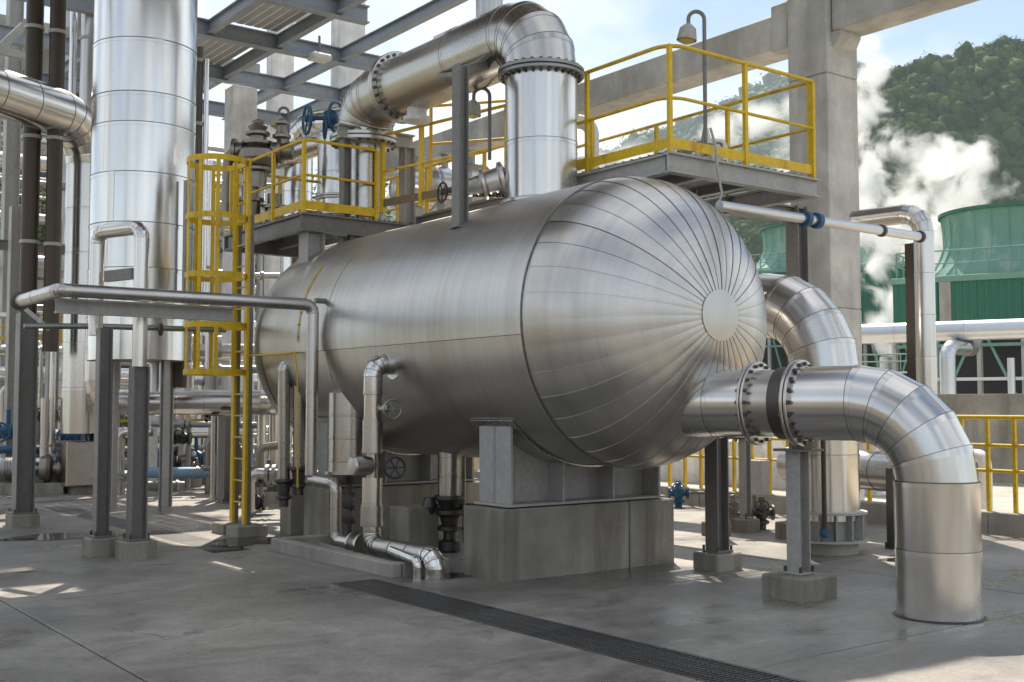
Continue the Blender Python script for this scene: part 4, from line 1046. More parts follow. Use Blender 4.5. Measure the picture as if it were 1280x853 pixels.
for a, e in zip(zc_[:-1], zc_[1:]):
    for k in range(3):                                             # each course in three sheets
        a0 = R(200 + 120 * k + 25 * (a * 7 % 3)); m = MB(); n = 18; vs, fs = [], []; rr = trd * random.uniform(.994, 1.0)
        for i in range(n + 1):
            an = a0 + R(120.6) * i / n; lip = 0.004 if i >= n - 1 else 0
            for zz, dr in ((a, 0), (e - .05, 0), (e - .049, .006), (e + .004, .006)): vs.append((tx + (rr + dr + lip) * math.cos(an), ty + (rr + dr + lip) * math.sin(an), zz))
        for i in range(n):
            for j in range(3): fs.append((i * 4 + j, (i + 1) * 4 + j, (i + 1) * 4 + j + 1, i * 4 + j + 1))
        m.add(vs, fs); m.build('cladding_sheet', 'cladding_bright', tw, 25)
for e in zc_[1:-1]:
    m = MB(); m.lathe((tx, ty, e), EZ, [(0, trd - .01), (0, trd + .0085), (.012, trd + .0085), (.012, trd - .01)], 56); m.build('seam_bead', 'seam_shadow', tw, 30)
m = MB(); m.lathe((tx, ty, zc_[0]), EZ, [(0, 0.1), (.0, trd - .03), (12, trd - .03), (12, .1)], 40); m.build('tower_core', 'steel_grey', tw)
for k in range(4):
    a = R(20 + 90 * k); m = MB(); m.ibeam((tx + .6 * math.cos(a), ty + .6 * math.sin(a), -.01), (tx + .6 * math.cos(a), ty + .6 * math.sin(a), zc_[0] + .02), .10, .10, up=(math.cos(a), math.sin(a), 0)); m.build('leg', 'steel_pale', tw)
upright(37, 20.5, 21, -30, 440, 'dark brown upright pipe, the left one of the pair at the picture edge', 'brown_steel', bands=(30, 170, 303), name='riser_tube')
upright(66, 20.5, 19, -30, 440, 'dark brown upright pipe, the right one of the pair next to the silver tower', 'brown_steel', bands=(36, 172, 306), name='riser_tube')
upright(86, 23.2, 9, -30, 600, 'thin bright silver tube right of the brown pair', 'cladding_bright', name='riser_tube')
upright(108, 23, 24, 12, 470, 'grey lagged upright pipe half behind the silver tower', 'cladding_dull', bands=(45,), name='riser_tube')
upright(246, 20, 9, 55, 395, 'dark thin upright tube at the right edge of the silver tower', 'dark_iron', name='riser_tube', bands=(72, 153))
upright(255, 20, 6, 70, 420, 'thin silver conduit just right of the dark tube beside the tower', 'cladding_bright', name='riser_tube')
upright(231, 17.6, 5, 225, 370, 'thin grey conduit clipped along the tower', 'galvanised', name='riser_tube')
upright(227, 18.6, 18, 392, 485, 'short dark brown pipe stub below the tower', 'brown_steel', name='riser_tube')
upright(198, 18.8, 14, 448, 490, 'short blue silver pipe under the tower rim', 'blue_silver', name='riser_tube')
lb = thing('duct_pipe', 'wide silver pipe entering from the left and bending down behind the tower', 'pipe', (*aD(121, 600, 21.2).xy, 0))
p = aD(106, 500, 21.2); z1 = aD(60, 138, 20.6).z; pl_ = aD(-60, 128, 18.5)
clad_pipe(lb, [(p.x, p.y, 1.1), (p.x, p.y, z1), (pl_.x, pl_.y, z1)], 0.42, 0.85, seg=0.9, narc=5, n=40, mat='cladding')
m = MB(); m.box((p.x - .05, p.y, 0.55), (0.72, 0.72, 0.82), 0.02); m.build('junction_box', 'cladding_dull', lb)
m = MB(); m.box((p.x, p.y, 0.07), (0.5, 0.5, 0.16), 0.01); m.build('concrete_footing', 'concrete', lb)
l3 = thing('bend_pipe', 'silver pipe bending out at the foot of the tower and running right', 'pipe', aD(130, 500, 19))
a = aD(126, 300, 19.2); zz = aD(200, 503, 19).z
e = aD(345, 503, 19.6); k_ = aD(126, 503, 19.2)
clad_pipe(l3, [(a.x, a.y, 3.2), (a.x, a.y, zz), (e.x, e.y, zz), (e.x + 1.2, e.y + 1.4, zz)], 0.215, 0.34, seg=0.5, narc=4, n=32, mat='cladding')
ph = gp(285, 628)
h_post('pipe_post', 'grey steel post under the bend pipe left of the ladder', 'support post', ph.x, ph.y, 0, zz - .22, 0.26, 'steel_grey', None)

# pipe rack: level pipes behind, at several depths
rack = [(437, 8, 'cladding_dull', 24, 'dull silver pipe, topmost level run of the left rack'),
        (467, 11, 'blue_silver', 24.5, 'bright blue silver pipe, second level run of the left rack'),
        (507, 9, 'cladding_dull', 23.5, 'dull grey pipe, third level run of the left rack'),
        (544, 7, 'cladding', 22, 'silver pipe with blue valve, fourth level run of the left rack'),
        (591, 7, 'pale_blue', 22.5, 'blue painted level pipe near the floor of the left rack'),
        (604, 8, 'galvanised', 21, 'grey pipe lying lowest along the left rack')]
for (yv, hw, mt, D, lab) in rack:
    t = thing('rack_pipe', lab, 'pipe', aD(0, yv, D), 'level pipes of the left rack')
    a = aD(-60, yv, D); ev = EX * 1.0
    r_ = hw / F * D
    plain_pipe(t, [a - EX * 1.5, a + EX * 8.5], r_, .3, mt, 'pipe_run', 20)
    for k in (1.8, 3.3, 5.6): band(t, a + EX * k, EX, r_, 0.07, 0.02, 'galvanised', 'clamp')
    for k in (2.6,):
        flange(t, a + EX * k, EX, r_ * .8, r_ * 1.35, .05, 0, 'galvanised')
for i, (px, D) in enumerate(((12, 22), (62, 23.5), (140, 25), (210, 25.5), (262, 26.5))):
    c = aD(px, 600, D); lab = ['rack frame leg at the picture edge behind the lone post', 'rack frame leg behind the brown pipe pair', 'rack frame leg behind the tower foot', 'rack frame leg right of the tower foot', 'rack frame leg left of the yellow ladder'][i]
    h_post('rack_post', 'pale steel ' + lab, 'support post', c.x, c.y, -0.1, 5.5 if i < 3 else 2.6, 0.22, 'steel_pale', None, 'legs of the left pipe rack')
for i, (yv, D, lab) in enumerate(((303, 22.5, 'grey steel cross beam of the left rack level with the pipe clamps'), (335, 26, 'pale steel cross beam of the left rack below the clamps'), (566, 22.2, 'low grey rail beam of the left rack'))):
    t = thing('rack_beam', lab, 'beam', aD(10, yv, D), 'beams of the left pipe rack')
    a = aD(-40, yv, D); m = MB(); m.ibeam(a, a + EX * 4.4, .2, .14) if i < 2 else m.cyl(a, a + EX * 7, .05, n=10); m.build('beam_body', 'steel_pale' if i else 'steel_grey', t)
for i, (px, yv, D) in enumerate(((10, 540, 21.5), (92, 545, 22), (128, 545, 21.5), (205, 568, 24), (245, 572, 23))):
    lab = ['blue valve wheel at the left edge behind the lone post', 'blue valve left of the pipe box at the tower foot', 'dark blue valve right of the pipe box at the tower foot', 'blue valve low behind the twin posts', 'dark blue valve low left of the ladder'][i]
    t = thing('rack_valve', lab, 'valve', aD(px, yv, D)); c = aD(px, yv, D)
    m = MB(); m.lathe(c - rt * .2, rt, [(0, .08), (0, .15), (.04, .15), (.05, .09), (.12, .14), (.26, .14), (.34, .09), (.35, .15), (.39, .15), (.39, .08)], 18)
    m.cyl(c, c + EZ * .42, .04, n=10); m.build('valve_body', 'blue_paint', t)
    handwheel(t, c - f2 * .34, -f2 + rt * .3, .17, 'blue_paint' if i != 2 else 'black_iron', 5, .3)
for i, (px, y0, y1, wpx, mt, D) in enumerate(((44, 420, 640, 6, 'galvanised', 23), (70, 430, 590, 8, 'cladding', 22), (55, 440, 600, 5, 'stainless', 24), (272, 520, 640, 10, 'cladding_dull', 19.5), (330, 470, 640, 12, 'cladding', 21), (316, 500, 620, 8, 'galvanised', 22), (195, 520, 640, 13, 'white_paint', 22), (222, 525, 640, 7, 'concrete_pale', 23), (240, 525, 640, 6, 'galvanised', 22.5))):
    lab = ['thin grey standpipe just right of the lone post', 'silver standpipe below the brown pipe pair', 'slim steel standpipe between lone post and tower', 'dull silver pipe leg under the bend pipe', 'silver standpipe seen under the far end of the drum', 'thin grey standpipe left of the far drum end', 'white upright pipe behind the twin posts', 'beige slim post right of the white upright pipe', 'thin grey tube left of the ladder foot'][i]
    upright(px, D, wpx, y0, y1, lab, mt, name='standpipe')
for i, (yv, D, x0, x1, mt, r_) in enumerate(((591, 20.5, 185, 262, 'pale_blue', .10), (608, 19.8, 185, 230, 'steel_grey', .09), (578, 23, 185, 330, 'galvanised', .04), (545, 24, 185, 335, 'stainless', .05), (560, 23.5, 180, 300, 'steel_pale', .06))):
    lab = ['pale blue floor pipe behind the twin posts', 'dark grey floor pipe stub behind the twin posts', 'thin grey rail pipe left of the ladder', 'steel instrument line left of the ladder', 'pale steel line above the blue floor pipe'][i]
    t = thing('floor_pipe', lab, 'pipe', aD(x0, yv, D)); plain_pipe(t, [aD(x0 - 8, yv, D), aD(x1, yv, D + .3)], r_, .1, mt, 'pipe_run', 14)
    for f in (.3, .8): band(t, aD(x0, yv, D).lerp(aD(x1, yv, D + .3), f), aD(x1, yv, D + .3) - aD(x0, yv, D), r_, .04, .02, 'galvanised', 'clamp')

def pump(px, py, D, label, mat, sc_=1.0, turn=0.0):
    t = thing('pump', label, 'pump', aD(px, py, D)); c = Vector((*aD(px, py, D).xy, .45 * sc_))
    d = (rt * math.cos(turn) + f2 * math.sin(turn)); k = sc_
    m = MB(); m.box((c.x, c.y, .09), (1.2 * k, .5 * k, .2), .01, (d, d.cross(EZ) * -1)); m.build('plinth', 'concrete', t)
    m = MB(); m.lathe(c - d * .55 * k, d, [(0, .05), (.02, .17), (.1, .2), (.5, .2), (.54, .14), (.6, .06), (.7, .05)], 20)
    for i in range(8): m.lathe(c - d * (.45 - i * .045) * k, d, [(0, .2), (.004, .215), (.012, .215), (.016, .2)], 20)
    m.build('motor', mat, t)
    m = MB(); m.lathe(c + d * .12 * k, d, [(0, .1), (.04, .24), (.16, .26), (.22, .22), (.26, .1), (.34, .1), (.34, .17), (.38, .17), (.38, .06)], 22); m.build('volute', 'bronze_iron', t)
    m = MB(); q = c + d * .2 * k; m.lathe(q, EZ, [(.1, .08), (.4, .08), (.4, .15), (.44, .15), (.45, .08), (1.3, .08)], 16); m.build('riser', 'stainless', t)
    m = MB(); m.box((c.x, c.y, .24), (.5 * k, .3 * k, .14), .01, (d, d.cross(EZ) * -1)); m.build('foot', 'dark_iron', t)
pump(40, 600, 21.0, 'grey pump and motor low behind the lone post', 'galvanised', 1.0, .2)
pump(215, 600, 22.5, 'blue motor pump under the bend pipe behind the twin posts', 'blue_paint', .9, .4)
pump(255, 605, 24.0, 'grey motor pump left of the ladder foot', 'galvanised', .9, -.3)
pump(345, 585, 19.0, 'bronze grey pump seen below the far end of the drum', 'bronze_iron', .9, .1)
# a second, higher rack behind, with its own level pipes and beams
hi = [(12, 8, 'concrete_pale', 27, 'pale concrete beam high in the left rack at the top edge', 'beam'),
      (190, 10, 'cladding', 29, 'silver pipe high in the left rack below the duct', 'pipe'),
      (216, 5, 'galvanised', 27, 'thin grey pipe of the left rack under the silver one', 'pipe'),
      (262, 7, 'cladding_dull', 30, 'dull pipe of the left rack halfway up', 'pipe'),
      (318, 8, 'blue_silver', 28, 'blue silver pipe of the left rack above the portal pipe', 'pipe'),
      (352, 9, 'concrete_pale', 31, 'pale beam of the left rack level with the portal pipe', 'beam'),
      (388, 6, 'cladding', 27, 'silver pipe of the left rack just under the portal pipe', 'pipe'),
      (412, 6, 'stainless', 29, 'brownish steel pipe of the left rack over the yellow rail', 'pipe')]
for (yv, hw, mt, D, lab, cat) in hi:
    t = thing('rack_' + cat, lab, cat, aD(0, yv, D), 'level runs of the high left rack')
    a = aD(-80, yv, D); r_ = hw / F * D
    if cat == 'beam': m = MB(); m.bar(a - EX * 1.5, a + EX * 8.2, r_ * 1.6, r_ * 2); m.build('beam_body', mt, t)
    else:
        plain_pipe(t, [a - EX * 1.5, a + EX * 8.2], r_, .3, mt, 'pipe_run', 18)
        for k in (2.2, 4.4): band(t, a + EX * k, EX, r_, .08, .03, 'galvanised', 'clamp')
for i, (px, D) in enumerate(((4, 26), (80, 28.5))):
    c = aD(px, 600, D); h_post('rack_post', ['tall rack column at the picture edge beside the silver duct', 'tall rack column between brown pipe and tower'][i], 'support post', c.x, c.y, -.1, 12, .32, 'steel_pale', None, 'tall columns of the high left rack')
for i, (p, q, lab) in enumerate((((-6, 66), (30, 32), 'diagonal brace at the upper left corner'), ((-6, 62), (30, 70), 'short strut under the diagonal brace at the upper left'), ((90, 4), (128, 12), 'pale pipe arm reaching to the tower top at the top edge'))):
    t = thing('brace', lab, 'brace', aD(*p, 24)); m = MB(); m.bar(aD(*p, 24), aD(*q, 24.5), .12, .16); m.build('brace_body', 'steel_pale', t)
def bend(pts, r_, mt, label, D, name='bent_pipe', flanges=()):
    P_ = [aD(px, py, D) for px, py in pts]; t = thing(name, label, 'pipe', P_[0])
    plain_pipe(t, P_, r_ / F * D, r_ / F * D * 1.7, mt, 'pipe_run', 14)
    for (px, py, ax) in flanges:
        c = aD(px, py, D); rr = r_ / F * D; m = MB(); m.lathe(c - ax * .03, ax, [(0, rr), (0, rr * 1.75), (.05, rr * 1.75), (.06, rr), (.09, rr), (.1, rr * 1.75), (.15, rr * 1.75), (.15, rr)], 16); m.build('flange', 'galvanised', t)
    return t
bend([(4, 640), (4, 485), (34, 485), (34, 452)], 5, 'stainless', 'slim steel pipe stepping up behind the lone post', 23, flanges=((4, 560, EZ),))
bend([(48, 640), (48, 520), (80, 520), (80, 640)], 5, 'galvanised', 'grey pipe hoop standing low between lone post and pipe box', 22.5, flanges=((48, 575, EZ), (80, 575, EZ)))
bend([(70, 640), (70, 562), (-20, 562)], 5, 'blue_paint', 'blue pipe bend low at the left picture edge', 21.8, flanges=((40, 562, rt),))
bend([(-10, 578), (88, 578)], 6, 'blue_silver', 'bright blue pipe low behind the lone post', 21.3, 'level_pipe', ((20, 578, rt), (60, 578, rt)))
bend([(18, 470), (18, 395), (-20, 395)], 4, 'cladding', 'silver pipe bend above the level pipes at the left edge', 22.8)
bend([(100, 640), (100, 500), (136, 500), (136, 470)], 5, 'cladding_dull', 'dull pipe stepping up beside the pipe box', 22.3, flanges=((100, 560, EZ),))
bend([(190, 560), (240, 560), (240, 640)], 6, 'stainless', 'bronze pipe bend behind the twin posts', 22.8, flanges=((215, 560, rt),))
bend([(262, 640), (262, 548), (300, 548), (300, 640)], 6, 'bronze_iron', 'bronze pipe hoop behind the ladder foot', 20.8, flanges=((262, 590, EZ), (300, 590, EZ)))
bend([(190, 530), (330, 532)], 4, 'galvanised', 'thin grey line under the bend pipe', 21.5, 'level_pipe', ((230, 531, rt), (290, 531, rt)))
bend([(312, 640), (312, 592), (420, 596)], 7, 'stainless', 'steel pipe bend under the far end of the drum', 16.5, flanges=((335, 593, rt), (385, 595, rt)))
bend([(325, 640), (325, 560), (352, 556)], 5, 'bronze_iron', 'bronze pipe bend between ladder and concrete post', 17.5, flanges=((325, 610, EZ),))
bend([(205, 485), (205, 455), (238, 455), (238, 485)], 5, 'stainless', 'small steel hoop pipe under the tower', 19.6)
bend([(150, 640), (150, 540), (190, 540)], 6, 'cladding', 'silver pipe bend behind the twin posts by the tower legs', 21.0, flanges=((150, 600, EZ),))
for i, (px, yv, D) in enumerate(((60, 520, 22), (36, 590, 21.4), (228, 548, 22), (268, 520, 21.2), (300, 565, 19.8), (336, 600, 17.2), (318, 628, 16.8))):
    lab = ['small dark valve between lone post and pipe box', 'small blue valve low beside the lone post', 'small dark valve behind the twin posts at rail height', 'small dark valve just under the bend pipe', 'bronze valve with wheel left of the drum end', 'dark valve with wheel beside the concrete post', 'small hand valve on the floor right of the ladder foot'][i]
    t = thing('rack_valve', lab, 'valve', aD(px, yv, D)); c = aD(px, yv, D); mt = ['black_iron', 'blue_paint', 'black_iron', 'dark_iron', 'bronze_iron', 'dark_iron', 'black_iron'][i]
    m = MB(); m.lathe(c - rt * .16, rt, [(0, .06), (0, .12), (.03, .12), (.04, .07), (.1, .11), (.22, .11), (.28, .07), (.29, .12), (.32, .12), (.32, .06)], 16); m.cyl(c, c + EZ * .3, .03, n=8); m.build('valve_body', mt, t)
    handwheel(t, c - f2 * .26 + EZ * .04, -f2 + rt * .3, .12, mt, 5, .24)
# plant glimpsed between tower and drum
for i, (yv, x0, x1, hw, mt, D, lab) in enumerate(((232, 244, 300, 3, 'galvanised', 24, 'thin grey pipe between tower and ladder cage, upper'), (288, 244, 330, 6, 'cladding', 26, 'silver pipe behind the ladder cage at platform height'), (345, 244, 330, 4, 'stainless', 25, 'thin steel pipe behind the ladder cage above the portal pipe'), (438, 240, 330, 8, 'cladding_dull', 24, 'dull silver pipe behind the bottom of the ladder cage'), (462, 240, 330, 5, 'galvanised', 23, 'thin grey pipe just below the ladder cage'))):
    t = thing('level_pipe', lab, 'pipe', aD(x0, yv, D)); plain_pipe(t, [aD(x0 - 20, yv, D), aD(x1 + 40, yv, D + .8)], hw / F * D, .1, mt, 'pipe_run', 16)
    for f in (.35, .7): band(t, aD(x0 - 20, yv, D).lerp(aD(x1 + 40, yv, D + .8), f), aD(x1, yv, D + .8) - aD(x0, yv, D), hw / F * D, .06, .03, 'galvanised', 'clamp')
for i, (px, y0, y1, wpx, mt, D, lab) in enumerate(((262, 200, 470, 7, 'cladding_bright', 23, 'bright slim upright inside the view of the ladder cage'), (270, 240, 470, 5, 'stainless', 24, 'thin bronze upright behind the ladder cage'), (312, 330, 640, 9, 'cladding_dull', 22.5, 'dull upright pipe between ladder and far drum end'), (345, 480, 640, 14, 'cladding', 20, 'silver upright under the far drum end beside the drop pipes'), (300, 240, 330, 8, 'stainless', 22, 'short steel upright right of the ladder cage'))):
    upright(px, D, wpx, y0, y1, lab, mt, name='standpipe', bands=((y0 + y1) // 2,))
# far gallery: thin lines crossing behind everything on the left
rnd = random.Random(11)
ORD = 'first second third fourth fifth sixth seventh eighth ninth tenth eleventh twelfth thirteenth fourteenth fifteenth sixteenth seventeenth eighteenth nineteenth twentieth'.split()
LOOK = dict(galvanised='grey', cladding='silver', cladding_dull='dull silver', steel_pale='pale grey', stainless='steel', blue_silver='bluish', steel_grey='dark grey', concrete_pale='beige')
for i in range(20):
    yv = 140 + 24 * i + rnd.uniform(-5, 5); D = rnd.uniform(33, 37); mt = rnd.choice(['galvanised', 'cladding', 'cladding_dull', 'steel_pale', 'stainless', 'blue_silver'])
    t = thing('gallery_pipe', 'far %s level pipe, %s from the top in the gallery behind the left rack' % (LOOK[mt], ORD[i]), 'pipe', aD(0, yv, D), 'far level pipes of the gallery'); a = aD(-60, yv, D)
    plain_pipe(t, [a, a + EX * rnd.uniform(8, 14)], rnd.choice((.06, .09, .13, .18)), .3, mt, 'pipe_run', 12)
for i in range(20):
    px = -10 + 22 * i + rnd.uniform(-6, 6); D = rnd.uniform(32, 36); y0 = rnd.choice((140, 240, 330, 430)); p = aD(px, 300, D); mt = rnd.choice(['steel_pale', 'cladding_dull', 'steel_grey', 'galvanised', 'concrete_pale'])
    t = thing('gallery_post', 'far %s upright, %s from the left in the gallery behind the left rack' % (LOOK[mt], ORD[i]), 'support post', (p.x, p.y, -.2), 'far uprights of the gallery')
    m = MB(); r_ = rnd.choice((.07, .1, .16))
    if i % 2: m.cyl((p.x, p.y, -.2), (p.x, p.y, aD(px, y0, D).z), r_, n=12)
    else: m.ibeam((p.x, p.y, -.2), (p.x, p.y, aD(px, y0, D).z), r_ * 2, r_ * 2)
    m.build('column', mt, t)
# yellow rails deep in the rack
for i, (px, yv, D, ln) in enumerate(((-10, 425, 23, 1.6), (78, 440, 27, 0.9), (-5, 530, 24, 5.0))):
    t = thing('rack_rail', ['yellow rail on the rack walkway at the left picture edge', 'short yellow rail between brown pipe and tower', 'low yellow rail behind the rack valves'][i], 'railing', aD(px, yv, D))
    a = aD(px, yv, D); railing(t, [a, a + EX * ln], .55, .28 if i < 2 else .8, .06)

# ------------------------------------------------------------------ buildings and tanks beyond
bl = thing('plant_building', 'grey industrial building behind the rack at the left', 'building', (*aD(40, 500, 46).xy, 0))
c = aD(-60, 500, 46); c2 = aD(205, 500, 54)
dd = (c2 - c); dd.z = 0; ln = dd.length; dd.normalize(); nn = Vector((-dd.y, dd.x, 0))
m = MB(); m.box((c + dd * ln / 2 + nn * 2.6).xy.to_3d() + EZ * 8.5, (ln, 5, 18.0), 0, (dd, nn)); m.build('wall', 'wall_render', bl)
for fl_ in range(6):
    m = MB(); m.box((c + dd * ln / 2 + nn * .0).xy.to_3d() + EZ * (2.3 + 2.6 * fl_), (ln, .35, .45), 0.02, (dd, nn)); m.build('floor_band', 'concrete_pale', bl)
    for k in range(7):
        m = MB(); q = (c + dd * (ln * (k + .5) / 7)).xy.to_3d() + EZ * (3.6 + 2.6 * fl_ - 2.6); m.box(q + nn * .05, (1.25, .14, 1.2), 0.01, (dd, nn)); wf = m.build('window', 'steel_pale', bl)
        m = MB(); m.box(q + nn * .0 - nn * .03, (1.08, .02, 1.04), 0, (dd, nn)); m.build('pane', 'dark_glass', wf)

def tree(px, py, D, cr, label, seed, zc=None):
    rnd = random.Random(seed); p = aD(px, 500, D); zc = aD(px, py, D).z
    root = thing('leafy_tree', label, 'tree', (p.x, p.y, -.2), 'trees behind the plant')
    m = MB(); m.tube([(p.x, p.y, -.3), (p.x + .1, p.y, zc * .5), (p.x - .1, p.y + .1, zc)], .16, 8)
    for k in range(5):
        a = rnd.uniform(0, 6.28); m.tube([(p.x, p.y, zc * .5), (p.x + cr * .4 * math.cos(a), p.y + cr * .4 * math.sin(a), zc * .8), (p.x + cr * .7 * math.cos(a), p.y + cr * .7 * math.sin(a), zc + cr * .2)], .05, 6)
    m.build('trunk', 'bark', root)
    m = MB()
    cl_ = [(rnd.gauss(0, .45), rnd.gauss(0, .45), rnd.gauss(0, .45)) for _ in range(26)]
    for (x, y_, z_) in cl_:
        for _ in range(70):
            q = Vector((p.x + cr * (x + rnd.gauss(0, .16)), p.y + cr * (y_ + rnd.gauss(0, .16)), zc + cr * (z_ + rnd.gauss(0, .13))))
            d1 = Vector((rnd.gauss(0, 1), rnd.gauss(0, 1), rnd.gauss(0, .6))).normalized(); d2 = d1.orthogonal().normalized(); s_ = cr * rnd.uniform(.03, .06)
            m.add([q - d1 * s_, q + d2 * s_ * .6, q + d1 * s_, q - d2 * s_ * .6], [(0, 1, 2, 3)])
    m.build('crown', 'leaves', root)
for i, (px, py, D, cr, lab) in enumerate(((58, 285, 38, 2.6, 'sunlit tree between the two brown pipes'), (285, 300, 40, 2.4, 'green tree seen through the ladder cage'), (330, 300, 36, 1.8, 'leafy tree behind the far end of the drum'), (150, 560, 36, 1.6, 'low tree behind the foot of the tower'), (420, 245, 55, 3.0, 'tree behind the standpipe of the left platform'))):
    tree(px, py, D, cr, lab, 20 + i)

# white tank, low walls, valves seen under the drum end
wt = thing('white_tank', 'white upright tank seen under the bolted pipe beyond the yellow rail', 'tank', (*aD(940, 600, 24).xy, 0))
c = aD(942, 600, 24); m = MB(); m.lathe((c.x, c.y, -.2), EZ, [(0, .50), (1.0, .50), (1.02, .53), (1.06, .53), (1.08, .5), (1.18, .42), (1.3, .2), (1.34, .02)], 36); m.build('shell', 'white_paint', wt)
m = MB(); m.cyl((c.x, c.y, 1.1), (c.x, c.y, 1.5), .05, n=10); m.build('vent', 'white_paint', wt)
bx = thing('control_box', 'pale grey control cabinet on the slim post under the bolted pipe', 'cabinet', aD(946, 595, 17))
m = MB(); m.box(aD(946, 597, 17), (.2, .34, .52), .012); m.build('case', 'steel_pale', bx)
m = MB(); m.cyl(aD(943, 620, 17), aD(943, 648, 17), .03, n=8); m.build('leg', 'steel_grey', bx)
wl = thing('low_wall', 'pale rendered wall beyond the kerb seen beneath the drum', 'wall', (20, 17, 0))
m = MB(); m.box((18.5, 20, 0.45), (.3, 14, 1.5), .02); m.build('wall_panel', 'concrete_white', wl)
for i, (px, yv, D, mt, lab) in enumerate(((848, 612, 14.3, 'blue_paint', 'blue valve on the floor just right of the near plinth'), (917, 632, 15.5, 'steel_grey', 'small grey valve on the floor behind the dark H post'), (952, 640, 15.8, 'dark_iron', 'dark iron hydrant valve below the pale control cabinet'))):
    t = thing('floor_valve', lab, 'valve', gp(px, yv + 22)); c = gp(px, yv + 22)
    m = MB(); m.lathe(c, EZ, [(-.01, .06), (.06, .06), (.08, .1), (.11, .1), (.13, .06), (.2, .09), (.28, .09), (.33, .05), (.42, .04)], 16); m.lathe(c + EZ * .22 - rt * .16, rt, [(0, .1), (.03, .1), (.03, .05), (.29, .05), (.29, .1), (.32, .1)], 16); m.build('valve_body', mt, t)
    handwheel(t, c + EZ * .30 - f2 * .14 - rt * .02, -f2, .09, mt, 5, .1)
    if i == 0:
        m = MB(); m.cyl(c + EZ * .22 + rt * .1, c + EZ * .22 + rt * 1.0 + f2 * .2, .025, n=8); m.build('pipe_run', 'steel_grey', t)

